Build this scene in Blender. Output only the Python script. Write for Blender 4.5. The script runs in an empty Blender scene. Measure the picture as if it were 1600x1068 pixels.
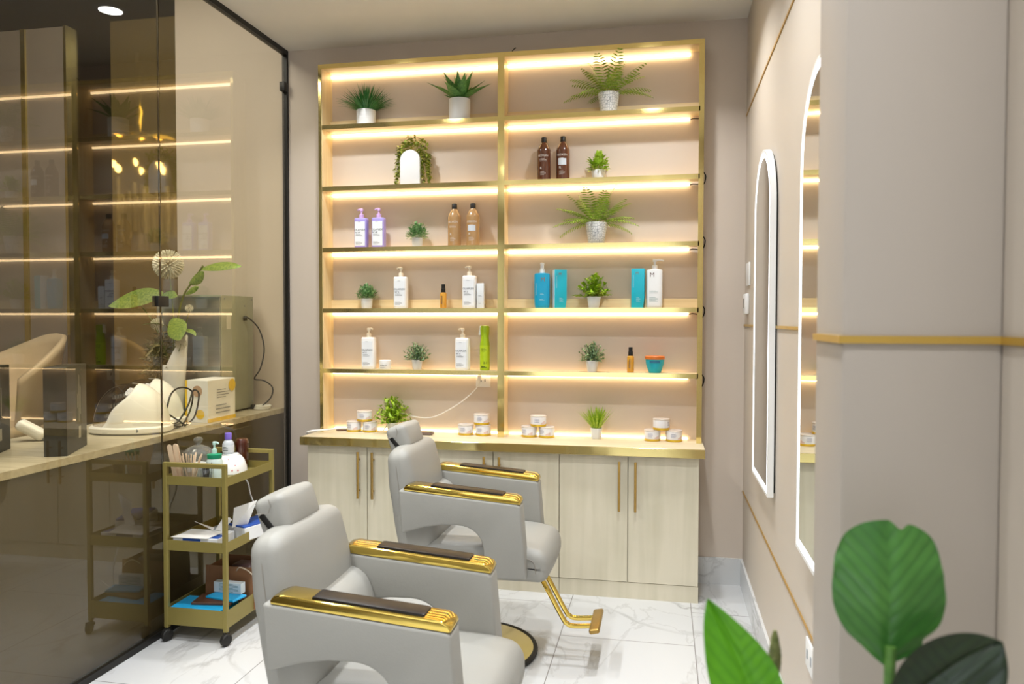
import bpy, bmesh, math, random
from mathutils import Vector, Matrix, Euler
random.seed(7)
R = math.radians
PI = math.pi
sc = bpy.context.scene
col = sc.collection

# ------------------------------------------------------------------ camera, view, light
cam_d = bpy.data.cameras.new('camera'); cam = bpy.data.objects.new('camera', cam_d); col.objects.link(cam)
cam_d.sensor_width = 36.0; cam_d.lens = 1189.8 / 1600 * 36.0
cam.location = (0, 0, 1.5)
cam.rotation_mode = 'XYZ'
cam.matrix_world = (Matrix.Translation((0, 0, 1.5)) @ Matrix.Rotation(0.1953, 4, 'Z') @ Matrix.Rotation(PI / 2 - 0.0285, 4, 'X') @ Matrix.Rotation(0.0014, 4, 'Z'))
cam_d.clip_start = 0.05
cam_d.dof.use_dof = True; cam_d.dof.focus_distance = 3.9; cam_d.dof.aperture_fstop = 4.5
sc.camera = cam
sc.view_settings.view_transform = 'Standard'; sc.view_settings.look = 'None'
sc.view_settings.gamma = 1.0; sc.view_settings.use_curve_mapping = False
sc.view_settings.exposure = 0.0
sc.cycles.caustics_reflective = False; sc.cycles.caustics_refractive = False
sc.cycles.sample_clamp_indirect = 3.0
sc.cycles.use_denoising = True
world = bpy.data.worlds.new('world'); sc.world = world; world.use_nodes = True
world.node_tree.nodes['Background'].inputs[0].default_value = (1.0, 0.98, 0.95, 1)
world.node_tree.nodes['Background'].inputs[1].default_value = 0.25
ROOM_FILL = 7.0        # added area lamps, behind the camera and over the far room
SPOT_POWER = 14.5       # each recessed downlight
LED_STRENGTH = 11.0
MIRROR_LED = 2.2

XL, XR, YB, ZC = -2.327, 0.4514, 4.452, 3.18
YS = 4.302

def area(name, loc, rot, sx, sy, power, color=(1, 1, 1), spread=180, shape='RECTANGLE'):
    d = bpy.data.lights.new(name, 'AREA'); d.shape = shape; d.size = sx; d.size_y = sy
    d.energy = power; d.color = color; d.spread = R(spread)
    o = bpy.data.objects.new(name, d); o.location = loc; o.rotation_euler = rot; col.objects.link(o); return o
area('added_fill_light', (-0.9, -1.4, 3.12), (0, 0, 0), 2.4, 2.2, ROOM_FILL * 2.2, (0.95, 0.975, 1.0))  # unseen fill lamp behind the camera, added to lift the room
area('added_fill_light', (-2.98, 2.4, 3.8), (0, 0, 0), 0.9, 2.2, ROOM_FILL * 10.0, (0.98, 0.985, 1.0))  # unseen lamp added to brighten the room beyond the glass

# ------------------------------------------------------------------ colours and materials
def lin(c):
    if isinstance(c, str):
        c = c.lstrip('#'); c = [int(c[i:i + 2], 16) / 255 for i in (0, 2, 4)]
    return tuple((x / 12.92 if x <= 0.04045 else ((x + 0.055) / 1.055) ** 2.4) for x in c) + (1,)
_M = {}
def nodes_of(name):
    m = bpy.data.materials.new(name); m.use_nodes = True
    nt = m.node_tree; return m, nt, nt.nodes['Principled BSDF']
def N(nt, t, **kw):
    n = nt.nodes.new(t)
    for k, v in kw.items(): setattr(n, k, v)
    return n
def mat(name, c, rough=0.5, metal=0.0, var=0.06, scale=8.0, bump=0.0, bscale=60.0, coat=0.0, stretch=None, sss=0.0, spec=0.5):
    if name in _M: return _M[name]
    m, nt, p = nodes_of(name)
    c = lin(c)
    tc = N(nt, 'ShaderNodeTexCoord'); mp = N(nt, 'ShaderNodeMapping')
    nt.links.new(tc.outputs['Object'], mp.inputs['Vector'])
    if stretch: mp.inputs['Scale'].default_value = stretch
    nz = N(nt, 'ShaderNodeTexNoise'); nz.inputs['Scale'].default_value = scale; nz.inputs['Detail'].default_value = 4
    nt.links.new(mp.outputs[0], nz.inputs['Vector'])
    cr = N(nt, 'ShaderNodeValToRGB')
    cr.color_ramp.elements[0].position = 0.3; cr.color_ramp.elements[1].position = 0.7
    cr.color_ramp.elements[0].color = tuple(x * (1 - var) for x in c[:3]) + (1,)
    cr.color_ramp.elements[1].color = tuple(min(1, x * (1 + var)) for x in c[:3]) + (1,)
    nt.links.new(nz.outputs['Fac'], cr.inputs[0]); nt.links.new(cr.outputs[0], p.inputs['Base Color'])
    p.inputs['Roughness'].default_value = rough; p.inputs['Metallic'].default_value = metal
    p.inputs['Coat Weight'].default_value = coat; p.inputs['Specular IOR Level'].default_value = spec
    if bump:
        n2 = N(nt, 'ShaderNodeTexNoise'); n2.inputs['Scale'].default_value = bscale; n2.inputs['Detail'].default_value = 3
        nt.links.new(mp.outputs[0], n2.inputs['Vector'])
        b = N(nt, 'ShaderNodeBump'); b.inputs['Strength'].default_value = bump; b.inputs['Distance'].default_value = 0.01
        nt.links.new(n2.outputs['Fac'], b.inputs['Height']); nt.links.new(b.outputs[0], p.inputs['Normal'])
    _M[name] = m; return m
def wood(name, c1, c2, vertical=True, rough=0.45, scale=1.0):
    if name in _M: return _M[name]
    m, nt, p = nodes_of(name)
    tc = N(nt, 'ShaderNodeTexCoord'); mp = N(nt, 'ShaderNodeMapping')
    nt.links.new(tc.outputs['Object'], mp.inputs['Vector'])
    mp.inputs['Scale'].default_value = (26 * scale, 26 * scale, 1.5 * scale) if vertical else (1.5 * scale, 26 * scale, 26 * scale)
    nz = N(nt, 'ShaderNodeTexNoise'); nz.inputs['Scale'].default_value = 1.3; nz.inputs['Detail'].default_value = 8; nz.inputs['Distortion'].default_value = 0.5
    nt.links.new(mp.outputs[0], nz.inputs['Vector'])
    n2 = N(nt, 'ShaderNodeTexNoise'); n2.inputs['Scale'].default_value = 3.0; n2.inputs['Detail'].default_value = 3
    nt.links.new(tc.outputs['Object'], n2.inputs['Vector'])
    mx = N(nt, 'ShaderNodeMath', operation='MULTIPLY_ADD'); mx.inputs[1].default_value = 0.45
    nt.links.new(n2.outputs['Fac'], mx.inputs[0])
    m2 = N(nt, 'ShaderNodeMath', operation='MULTIPLY'); m2.inputs[1].default_value = 0.55
    nt.links.new(nz.outputs['Fac'], m2.inputs[0]); nt.links.new(m2.outputs[0], mx.inputs[2])
    cr = N(nt, 'ShaderNodeValToRGB'); cr.color_ramp.elements[0].position = 0.36; cr.color_ramp.elements[1].position = 0.6
    cr.color_ramp.elements[0].color = lin(c1); cr.color_ramp.elements[1].color = lin(c2)
    nt.links.new(mx.outputs[0], cr.inputs[0]); nt.links.new(cr.outputs[0], p.inputs['Base Color'])
    p.inputs['Roughness'].default_value = rough
    _M[name] = m; return m
def emit(name, c, s):
    if name in _M: return _M[name]
    m = bpy.data.materials.new(name); m.use_nodes = True; nt = m.node_tree; nt.nodes.clear()
    e = N(nt, 'ShaderNodeEmission'); e.inputs[0].default_value = (*c, 1); e.inputs[1].default_value = s
    o = N(nt, 'ShaderNodeOutputMaterial'); nt.links.new(e.outputs[0], o.inputs[0]); _M[name] = m; return m
def thin_glass(name, tint, ior=1.5, rough=0.0, body=0.0, body_col=(1, 1, 1)):
    """a clear sheet: tints and mirrors on the side that is met first, passes on leaving"""
    if name in _M: return _M[name]
    m = bpy.data.materials.new(name); m.use_nodes = True; nt = m.node_tree; nt.nodes.clear()
    o = N(nt, 'ShaderNodeOutputMaterial')
    t = N(nt, 'ShaderNodeBsdfTransparent'); t.inputs[0].default_value = (*tint, 1)
    t2 = N(nt, 'ShaderNodeBsdfTransparent')
    g = N(nt, 'ShaderNodeBsdfGlossy'); g.inputs['Roughness'].default_value = rough; g.inputs['Color'].default_value = (1, 1, 1, 1)
    fr = N(nt, 'ShaderNodeFresnel'); fr.inputs['IOR'].default_value = ior
    geo = N(nt, 'ShaderNodeNewGeometry')
    base = t.outputs[0]
    if body:
        d = N(nt, 'ShaderNodeBsdfDiffuse'); d.inputs[0].default_value = (*body_col, 1)
        mb = N(nt, 'ShaderNodeMixShader'); mb.inputs[0].default_value = body
        nt.links.new(t.outputs[0], mb.inputs[1]); nt.links.new(d.outputs[0], mb.inputs[2]); base = mb.outputs[0]
    m1 = N(nt, 'ShaderNodeMixShader'); nt.links.new(fr.outputs[0], m1.inputs[0]); nt.links.new(base, m1.inputs[1]); nt.links.new(g.outputs[0], m1.inputs[2])
    m2 = N(nt, 'ShaderNodeMixShader'); nt.links.new(geo.outputs['Backfacing'], m2.inputs[0]); nt.links.new(m1.outputs[0], m2.inputs[1]); nt.links.new(t2.outputs[0], m2.inputs[2])
    nt.links.new(m2.outputs[0], o.inputs[0]); _M[name] = m; return m
def marble(name, tiles=True):
    if name in _M: return _M[name]
    m, nt, p = nodes_of(name)
    tc = N(nt, 'ShaderNodeTexCoord')
    def vein(scale, width, seed, dist):
        mp = N(nt, 'ShaderNodeMapping'); mp.inputs['Location'].default_value = (seed, seed * 2, seed); mp.inputs['Rotation'].default_value = (0.3, 0.2, 0.7); mp.inputs['Scale'].default_value = (1, 0.45, 1)
        nt.links.new(tc.outputs['Object'], mp.inputs['Vector'])
        nz = N(nt, 'ShaderNodeTexNoise'); nz.inputs['Scale'].default_value = scale; nz.inputs['Detail'].default_value = 7; nz.inputs['Roughness'].default_value = 0.55; nz.inputs['Distortion'].default_value = dist
        nt.links.new(mp.outputs[0], nz.inputs['Vector'])
        a = N(nt, 'ShaderNodeMath', operation='SUBTRACT'); a.inputs[1].default_value = 0.5; nt.links.new(nz.outputs['Fac'], a.inputs[0])
        b = N(nt, 'ShaderNodeMath', operation='ABSOLUTE'); nt.links.new(a.outputs[0], b.inputs[0])
        c = N(nt, 'ShaderNodeMapRange'); c.inputs['From Min'].default_value = 0; c.inputs['From Max'].default_value = width; c.inputs['To Min'].default_value = 1; c.inputs['To Max'].default_value = 0
        nt.links.new(b.outputs[0], c.inputs[0]); return c.outputs[0]
    v1 = vein(1.15, 0.018, 3.1, 0.9); v2 = vein(2.4, 0.012, 8.7, 0.6)
    cl = N(nt, 'ShaderNodeTexNoise'); cl.inputs['Scale'].default_value = 1.6; cl.inputs['Detail'].default_value = 4; nt.links.new(tc.outputs['Object'], cl.inputs['Vector'])
    mk = N(nt, 'ShaderNodeMapRange'); mk.inputs['From Min'].default_value = 0.42; mk.inputs['From Max'].default_value = 0.62; nt.links.new(cl.outputs['Fac'], mk.inputs[0])
    mul = N(nt, 'ShaderNodeMath', operation='MULTIPLY'); nt.links.new(v1, mul.inputs[0]); nt.links.new(mk.outputs[0], mul.inputs[1])
    mul2 = N(nt, 'ShaderNodeMath', operation='MULTIPLY'); mul2.inputs[1].default_value = 0.35; nt.links.new(v2, mul2.inputs[0])
    ad = N(nt, 'ShaderNodeMath', operation='MAXIMUM'); nt.links.new(mul.outputs[0], ad.inputs[0]); nt.links.new(mul2.outputs[0], ad.inputs[1])
    cr = N(nt, 'ShaderNodeValToRGB'); cr.color_ramp.elements[0].color = lin('#cecfcf'); cr.color_ramp.elements[1].color = lin('#a09e9d')
    nt.links.new(ad.outputs[0], cr.inputs[0])
    out = cr.outputs[0]
    if tiles:
        mp = N(nt, 'ShaderNodeMapping'); mp.inputs['Rotation'].default_value = (0, 0, PI / 2); mp.inputs['Location'].default_value = (3.98, 0.155, 0)
        mp.vector_type = 'TEXTURE'
        mp.inputs['Location'].default_value = (0.155, 3.98, 0)
        nt.links.new(tc.outputs['Object'], mp.inputs['Vector'])
        br = N(nt, 'ShaderNodeTexBrick'); br.inputs['Scale'].default_value = 1; br.inputs['Mortar Size'].default_value = 0.0022; br.inputs['Mortar Smooth'].default_value = 0
        br.inputs['Brick Width'].default_value = 1.25; br.inputs['Row Height'].default_value = 0.625; br.offset = 0.33
        nt.links.new(mp.outputs[0], br.inputs['Vector'])
        mx = N(nt, 'ShaderNodeMix', data_type='RGBA'); mx.inputs[7].default_value = lin('#8b8886')
        nt.links.new(br.outputs['Fac'], mx.inputs[0]); nt.links.new(out, mx.inputs[6]); out = mx.outputs[2]
    nt.links.new(out, p.inputs['Base Color']); p.inputs['Roughness'].default_value = 0.16
    _M[name] = m; return m

PAINT = mat('taupe_paint', '#cdc0b2', 0.6, var=0.015, scale=1.2, bump=0.03, bscale=180)
PAINT_R = mat('cream_wall_panel', '#c8bdaf', 0.5, var=0.015, scale=1.0)
CEIL = mat('ceiling_paint', '#ece6da', 0.7, var=0.01)
FLOOR = marble('marble_floor_tiles'); MARB = marble('marble_skirting', False)
OAK = wood('pale_oak_laminate', '#cac3ab', '#d8d0ba', scale=.6); OAKH = wood('pale_oak_worktop', '#cbbb98', '#e0d4b6', False)
OAKS = wood('shelf_oak', '#d3bb8c', '#e6d3a9', True)
OAKSH = wood('shelf_oak_level', '#d3bb8c', '#e6d3a9', False)
GOLD = mat('polished_gold', '#eccf6c', 0.1, 1.0, 0.02, 5)
GOLDM = mat('polished_pale_gold', '#e6d28c', 0.10, 0.93, 0.03, 3, bump=0.015, bscale=7)
BRASS = mat('brushed_brass', '#ac8c4c', 0.35, 0.8, 0.05, 30)
TRIMG = mat('satin_gold_trim', '#b8924a', 0.4, 0.6, 0.03, 10)
OLIVE = mat('olive_gold_lacquer', '#94874a', 0.4, 0.4, 0.04, 6)
BLACK = mat('black_metal', '#14120f', 0.45, 0.2)
RUBBER = mat('black_rubber', '#15130f', 0.6)
LEATHER = mat('grey_leatherette', '#9a9993', 0.5, var=0.025, scale=3, bump=0.05, bscale=250)
SEAM = mat('leather_seam', '#8f8a82', 0.6)
WALNUT = mat('glossy_dark_walnut', '#17100d', 0.36, 0, 0.12, 5, spec=0.35, stretch=(1, 14, 14))
WHITE = mat('white_ceramic', '#ebebea', 0.3, var=0.01)
WPLAS = mat('white_plastic', '#eeeeec', 0.35, var=0.01)
LED = emit('warm_led', (1.0, 0.71, 0.37), LED_STRENGTH)
COOL = emit('cool_led', (0.93, 0.96, 1.0), MIRROR_LED)
LAMP = emit('lamp_disc', (1.0, 0.98, 0.94), 30.0)
MIRROR = mat('mirror_silver', '#e2e6e2', 0.0, 1.0, 0.0)
BRONZE = mat('bronze_mirror', '#b7a06c', 0.04, 0.75, 0.02, 2, bump=0.12, bscale=3.0)
GLASS = thin_glass('bronze_tinted_glass', (0.90, 0.84, 0.67), 1.62)
CLEAR = thin_glass('clear_glass', (0.90, 0.93, 0.92), 1.75, 0.0, 0.10, (.8, .84, .82))
VISOR = thin_glass('smoky_visor', (0.62, 0.56, 0.50), 1.7)
GREYP = mat('light_grey_letters', '#8f9499', 0.5)
DARKP = mat('charcoal_print', '#4a4f55', 0.5)

# ------------------------------------------------------------------ mesh builder
class B:
    def __init__(s): s.bm = bmesh.new()
    def add(s, verts, faces):
        vs = [s.bm.verts.new(v) for v in verts]
        for f in faces:
            try: s.bm.faces.new([vs[i] for i in f])
            except ValueError: pass
        return vs
    def box(s, c, d, rot=None, bev=0.0, seg=2):
        b = bmesh.new(); bmesh.ops.create_cube(b, size=1)
        for v in b.verts: v.co = Vector((v.co.x * d[0], v.co.y * d[1], v.co.z * d[2]))
        if bev: bmesh.ops.bevel(b, geom=b.edges[:], offset=bev, segments=seg, affect='EDGES', profile=0.5)
        mt = Matrix.Translation(c)
        if rot: mt = mt @ (rot.to_matrix().to_4x4() if isinstance(rot, Euler) else Euler(rot).to_matrix().to_4x4())
        s.join(b, mt); return s
    def b2(s, x0, x1, y0, y1, z0, z1, bev=0.0, seg=2):
        return s.box(((x0 + x1) / 2, (y0 + y1) / 2, (z0 + z1) / 2), (x1 - x0, y1 - y0, z1 - z0), None, bev, seg)
    def join(s, b, mt=Matrix.Identity(4)):
        b.verts.ensure_lookup_table(); b.verts.index_update()
        s.add([mt @ v.co for v in b.verts], [[v.index for v in f.verts] for f in b.faces]); b.free()
    def lathe(s, prof, c=(0, 0, 0), n=24, sq=None, ax=None):
        """prof: (r, z) from bottom to top; sq=(sx, sy, p) squashes the ring to a superellipse"""
        vs, fs = [], []
        for r, z in prof:
            for k in range(n):
                a = 2 * PI * (k + 0.5) / n; x, y = math.cos(a), math.sin(a)
                if sq:
                    p = sq[2]; q = (abs(x) ** p + abs(y) ** p) ** (-1 / p); x, y = x * q * sq[0], y * q * sq[1]
                v = Vector((x * r, y * r, z))
                if ax: v = ax @ v
                vs.append((v.x + c[0], v.y + c[1], v.z + c[2]))
        m = len(prof)
        for i in range(m - 1):
            for k in range(n): fs.append((i * n + k, i * n + (k + 1) % n, (i + 1) * n + (k + 1) % n, (i + 1) * n + k))
        fs.append(tuple(range(n))[::-1]); fs.append(tuple((m - 1) * n + k for k in range(n)))
        s.add(vs, fs); return s
    def tube(s, pts, r, n=10, closed=False):
        pts = [Vector(p) for p in pts]; rs = r if isinstance(r, (list, tuple)) else [r] * len(pts)
        vs, fs = [], []; up = None; L = len(pts)
        for i, p in enumerate(pts):
            a = pts[i - 1] if (i > 0 or closed) else p; b = pts[(i + 1) % L] if (i < L - 1 or closed) else p
            t = (b - a).normalized()
            if up is None:
                up = Vector((0, 0, 1)) if abs(t.z) < 0.9 else Vector((1, 0, 0))
            u = (up - t * up.dot(t)).normalized(); w = t.cross(u); up = u
            for k in range(n):
                an = 2 * PI * k / n; vs.append(p + (u * math.cos(an) + w * math.sin(an)) * rs[i])
        for i in range(L if closed else L - 1):
            j = (i + 1) % L
            for k in range(n): fs.append((i * n + k, j * n + k, j * n + (k + 1) % n, i * n + (k + 1) % n))
        if not closed: fs.append(tuple(range(n))); fs.append(tuple((L - 1) * n + k for k in range(n))[::-1])
        s.add(vs, fs); return s
    def cyl(s, p0, p1, r0, r1=None, n=16): return s.tube([p0, p1], [r0, r0 if r1 is None else r1], n)
    def prism(s, poly, y0, y1, plane='xz', bev=0.0, seg=2, mt=Matrix.Identity(4)):
        b = bmesh.new()
        def P(u, v, w): return {'xz': (u, w, v), 'xy': (u, v, w), 'yz': (w, u, v)}[plane]
        a = [b.verts.new(P(u, v, y0)) for u, v in poly]; c = [b.verts.new(P(u, v, y1)) for u, v in poly]
        n = len(poly); b.faces.new(a); b.faces.new(c[::-1])
        for i in range(n): b.faces.new((a[i], c[i], c[(i + 1) % n], a[(i + 1) % n]))
        bmesh.ops.recalc_face_normals(b, faces=b.faces[:])
        if bev:
            eds = [e for e in b.edges if len(e.link_faces) == 2 and e.calc_face_angle(0) > R(40)]
            bmesh.ops.bevel(b, geom=eds, offset=bev, segments=seg, affect='EDGES', profile=0.5)
        s.join(b, mt); return s
    def cushion(s, c, d, r, puff=(0, 0, 0), rot=None, n=13, shape=None):
        """rounded box with bulging faces"""
        b = bmesh.new(); bmesh.ops.create_cube(b, size=2)
        bmesh.ops.subdivide_edges(b, edges=b.edges[:], cuts=n, use_grid_fill=True)
        h = Vector(d) / 2; Ns = n + 1; kf = 3
        def pos(u, hh):
            i = (u + 1) / 2 * Ns; rr = min(r, hh * .98)
            if i <= kf: return -hh + rr * i / kf
            if i >= Ns - kf: return hh - rr * (Ns - i) / kf
            return -hh + rr + (2 * hh - 2 * rr) * (i - kf) / (Ns - 2 * kf)
        for v in b.verts:
            u = v.co.copy(); p = Vector([pos(u[i], h[i]) for i in range(3)])
            q = Vector([max(-(h[i] - r), min(h[i] - r, p[i])) for i in range(3)])
            dl = p - q
            if dl.length > r: p = q + dl.normalized() * r
            u = Vector([max(-1, min(1, p[i] / h[i])) for i in range(3)])
            bx = (1 - u.y ** 2) * (1 - u.z ** 2); by = (1 - u.x ** 2) * (1 - u.z ** 2); bz = (1 - u.x ** 2) * (1 - u.y ** 2)
            p += Vector((u.x * puff[0] * bx, u.y * puff[1] * by, u.z * puff[2] * bz))
            if shape: p = Vector(shape(p, u))
            v.co = p
        mt = Matrix.Translation(c)
        if rot: mt = mt @ Euler(rot).to_matrix().to_4x4()
        s.join(b, mt); return s
    def xf(s, mt):
        bmesh.ops.transform(s.bm, matrix=mt, verts=s.bm.verts[:]); return s
    def mesh(s, name, m, smooth=35):
        bmesh.ops.recalc_face_normals(s.bm, faces=s.bm.faces[:])
        me = bpy.data.meshes.new(name); s.bm.to_mesh(me); s.bm.free()
        for q in (m if isinstance(m, (list, tuple)) else [m]): me.materials.append(q)
        if smooth:
            me.polygons.foreach_set('use_smooth', [True] * len(me.polygons)); me.set_sharp_from_angle(angle=R(smooth))
        return me
    def build(s, name, m, parent=None, label=None, smooth=35, sub=0):
        o = bpy.data.objects.new(name, s.mesh(name, m, smooth)); col.objects.link(o)
        if parent: o.parent = parent
        if label: o['label'] = label
        if sub:
            md = o.modifiers.new('subdivision', 'SUBSURF'); md.levels = sub; md.render_levels = sub
        return o
def tag(o, label, cat, group=None, kind=None):
    o['label'] = label; o['category'] = cat
    if group: o['group'] = group
    if kind: o['kind'] = kind
    return o
def thing(name, label, cat, loc=(0, 0, 0), rz=0, group=None):
    o = bpy.data.objects.new(name, None); o.empty_display_size = 0.05; col.objects.link(o)
    o.location = loc; o.rotation_euler = (0, 0, rz); return tag(o, label, cat, group)
def struct(name, b, m, smooth=0):
    o = b.build(name, m, None, None, smooth); o['kind'] = 'structure'; return o
def copy_thing(src, loc, label, group=None, rz=None):
    r = src.copy(); col.objects.link(r); r.location = loc
    if rz is not None: r.rotation_euler = (0, 0, rz)
    r['label'] = label
    if group: r['group'] = group
    for ch in list(src.children):
        c = ch.copy(); col.objects.link(c); c.parent = r
        for g in list(ch.children):
            d = g.copy(); col.objects.link(d); d.parent = c
    return r
def text_b(b, s, size, c, bend=None, thick=0.0005, rot=0.0, align='CENTER', spacing=1.0):
    """lettering in the xz plane facing -y, centred at c; bend = radius of a round bottle"""
    cu = bpy.data.curves.new('lettering', 'FONT'); cu.body = s; cu.size = size; cu.align_x = align; cu.align_y = 'CENTER'
    cu.extrude = thick; cu.resolution_u = 2; cu.space_character = spacing
    o = bpy.data.objects.new('lettering', cu); me = o.to_mesh()
    vs = []
    for v in me.vertices:
        x, z, y = v.co.x, v.co.y, -v.co.z
        if rot: x, z = x * math.cos(rot) - z * math.sin(rot), x * math.sin(rot) + z * math.cos(rot)
        if bend:
            a = x / bend; vs.append((c[0] + math.sin(a) * (bend - y), c[1] + bend - math.cos(a) * (bend - y), c[2] + z))
        else: vs.append((c[0] + x, c[1] + y, c[2] + z))
    b.add(vs, [tuple(p.vertices) for p in me.polygons])
    o.to_mesh_clear(); bpy.data.objects.remove(o); bpy.data.curves.remove(cu); return b
def lines_b(b, c, w, rows, h=0.0012, gap=0.004, bend=None):
    for i in range(rows):
        ww = w * (0.95 if i % 3 else 0.7); x0 = c[0] - w / 2; z = c[2] - i * gap; n = 6 if bend else 1
        for k in range(n):
            xa, xb = x0 + ww * k / n, x0 + ww * (k + 1) / n
            def P(x, zz):
                if bend: a = (x - c[0]) / bend; return (c[0] + math.sin(a) * (bend + .0004), c[1] + bend - math.cos(a) * (bend + .0004), zz)
                return (x, c[1] - .0004, zz)
            b.add([P(xa, z), P(xb, z), P(xb, z + h), P(xa, z + h)], [(0, 1, 2, 3)])
    return b
def smoothpath(pts, n=6):
    pts = [Vector(p) for p in pts]; out = []
    for i in range(len(pts) - 1):
        p0 = pts[max(i - 1, 0)]; p1 = pts[i]; p2 = pts[i + 1]; p3 = pts[min(i + 2, len(pts) - 1)]
        for k in range(n):
            t = k / n; out.append(0.5 * (2 * p1 + (p2 - p0) * t + (2 * p0 - 5 * p1 + 4 * p2 - p3) * t * t + (3 * p1 - p0 - 3 * p2 + p3) * t ** 3))
    out.append(pts[-1]); return out

# ------------------------------------------------------------------ the setting
struct('floor', B().b2(XL - 0.0, XR + 0.2, -3.6, YB + 0.1, -0.1, 0), FLOOR)
struct('floor_far_room', B().b2(-6.6, XL, -3.6, 6.4, -0.1, -0.0), mat('far_room_floor', '#8d877c', 0.25, var=0.05, scale=2))
struct('ceiling', B().b2(XL, XR + 0.2, -3.6, YB + 0.1, ZC, ZC + 0.1), CEIL)
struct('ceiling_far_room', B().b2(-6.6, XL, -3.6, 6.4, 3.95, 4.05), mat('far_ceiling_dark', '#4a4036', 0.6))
struct('wall_above_partition', B().b2(XL, XL + 0.08, -3.6, YB, ZC + 0.1, 4.0), CEIL)
struct('wall_back', B().b2(-3.10, XR + 0.2, YB, YB + 0.12, 0, 4.0), PAINT)
struct('wall_right', B().b2(XR, XR + 0.12, -3.6, YB + 0.1, 0, ZC), PAINT_R)
struct('wall_front', B().b2(-6.6, XR + 0.2, -3.7, -3.6, 0, 4.0), mat('front_wall_paint', '#cfc6b8', 0.6))
struct('added_glow_panel_1', B().b2(-2.1, 0.25, -3.6, -3.585, 0.35, 2.75), emit('frontal_fill_glow', (0.90, 0.95, 1.0), 2.1))  # glowing panel added behind the camera for frontal fill and gold reflections
struct('wall_left', B().b2(-6.7, -6.6, -3.6, 6.4, 0, 4.0), mat('far_left_paint', '#a59a8a', 0.6))
struct('column', B().b2(0.247, XR, 1.137, 1.323, 0, ZC, 0.006), mat('column_paint', '#b3aaa0', 0.5, var=0.015, scale=1.0), 30)
# far room, beyond the glass: dark lacquered recess, grey panels with gold edges
DKBR = mat('dark_brown_lacquer', '#1a130e', 0.25, var=0.1)
struct('wall_back_far_room', B().b2(-6.6, -3.10, YB + 0.05, YB + 0.17, 0, 4.0), DKBR)
GREYPAN = mat('mauve_grey_panel', '#8e8379', 0.45, var=0.03)
struct('trim_1', B().b2(-4.24, -3.935, YB + 0.02, YB + 0.05, 0, 3.46), GREYPAN)
struct('trim_2', B().b2(-4.60, -4.275, YB + 0.02, YB + 0.05, 0, 3.46), GREYPAN)
struct('trim_3', B().b2(-4.275, -4.24, YB + 0.005, YB + 0.05, 0, 3.46), GOLDM)
struct('trim_4', B().b2(-3.935, -3.915, YB + 0.0, YB + 0.05, 0, 3.46), GOLDM)
t = B().b2(-3.60, -3.10, YB + 0.03, YB + 0.05, 0.3, 3.47)
o = t.build('wall_mirror', BRONZE, None, None, 0); tag(o, 'tall bronze tinted mirror panel on the far wall behind the glass partition', 'mirror')
# gold strips on the side wall and round the column
struct('trim_5', B().b2(XR - 0.004, XR, -3.6, YB, 2.636, 2.646), TRIMG)
struct('trim_6', B().b2(XR - 0.004, XR, -3.6, YB, 0.531, 0.541), TRIMG)
b = B().b2(XR - 0.005, XR, -3.6, 1.137, 1.468, 1.479).b2(XR - 0.005, XR, 1.323, YB, 1.468, 1.480)
b.b2(0.242, XR, 1.132, 1.137, 1.4685, 1.479).b2(0.242, 0.247, 1.137, 1.323, 1.4685, 1.479)
struct('trim_7', b, mat('gold_dado_strip', '#c2a14f', 0.35, 0.55, 0.04, 10))
struct('baseboard_right', B().b2(XR - 0.012, XR, 1.323, YB, 0, 0.152), MARB)
struct('baseboard_back', B().b2(XL, XR - 0.012, YB - 0.012, YB, 0, 0.152), MARB)

# recessed downlights: (x, y); their mirrored row shows in the gold shelf edges
def downlight(x, y, label, first=[None]):
    if first[0] is None:
        r = thing('ceiling_downlight', label, 'downlight', (x, y, ZC), 0, 'recessed ceiling downlights')
        B().lathe([(0.062, -0.004), (0.07, -0.006), (0.082, -0.004), (0.084, 0.0)], n=32).build('trim_ring', WPLAS, r)
        B().lathe([(0.055, -0.0075), (0.06, -0.0055)], n=32).build('lamp_disc', LAMP, r)
        first[0] = r
    else: r = copy_thing(first[0], (x, y, ZC), label)
    L = area('downlight_lamp', (x, y, ZC - 0.012), (0, 0, 0), 0.12, 0.12, SPOT_POWER, (0.945, 0.97, 1.0), 125, 'DISK'); return r
for i, y in enumerate((3.68, 2.53, 1.38, 0.23)):
    for x, nm in ((-1.69, 'on the glass partition side'), (-0.09, 'on the mirror side')):
        downlight(x, y, 'recessed ceiling downlight %s, %s' % (nm, ('nearest the shelf wall', 'second out from the shelf wall', 'third out from the shelf wall', 'fourth out from the shelf wall', 'fifth out from the shelf wall')[i]))

# ------------------------------------------------------------------ glass partition
gp = thing('glass_partition', 'bronze tinted glass partition wall with thin black frame', 'glass partition', (XL, 0, 0))
B().b2(-0.006, 0.006, 3.212, YB - 0.022, 0.028, ZC - 0.028).build('pane', GLASS, gp, smooth=0)
B().b2(-0.006, 0.006, -3.5, 3.206, 0.028, ZC - 0.028).build('pane', GLASS, gp, smooth=0)
B().b2(-0.016, 0.016, -3.5, YB, ZC - 0.03, ZC).build('top_channel', BLACK, gp, smooth=0)
B().b2(-0.016, 0.016, -3.5, YB, 0, 0.03).build('floor_channel', BLACK, gp, smooth=0)
B().b2(-0.016, 0.016, YB - 0.022, YB, 0.03, ZC - 0.03).build('wall_channel', BLACK, gp, smooth=0)
B().b2(-0.0035, 0.0035, 3.206, 3.212, 0.03, ZC - 0.03).build('edge_joint', mat('glass_edge', '#3a3226', 0.2), gp, smooth=0)
B().b2(-0.016, 0.016, 3.17, 3.25, 1.562, 1.612, 0.002).build('clamp', BLACK, gp)
B().b2(-0.014, 0.020, YB - 0.06, YB - 0.012, 2.92, 2.975, 0.002).build('hinge', BLACK, gp)

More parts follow.
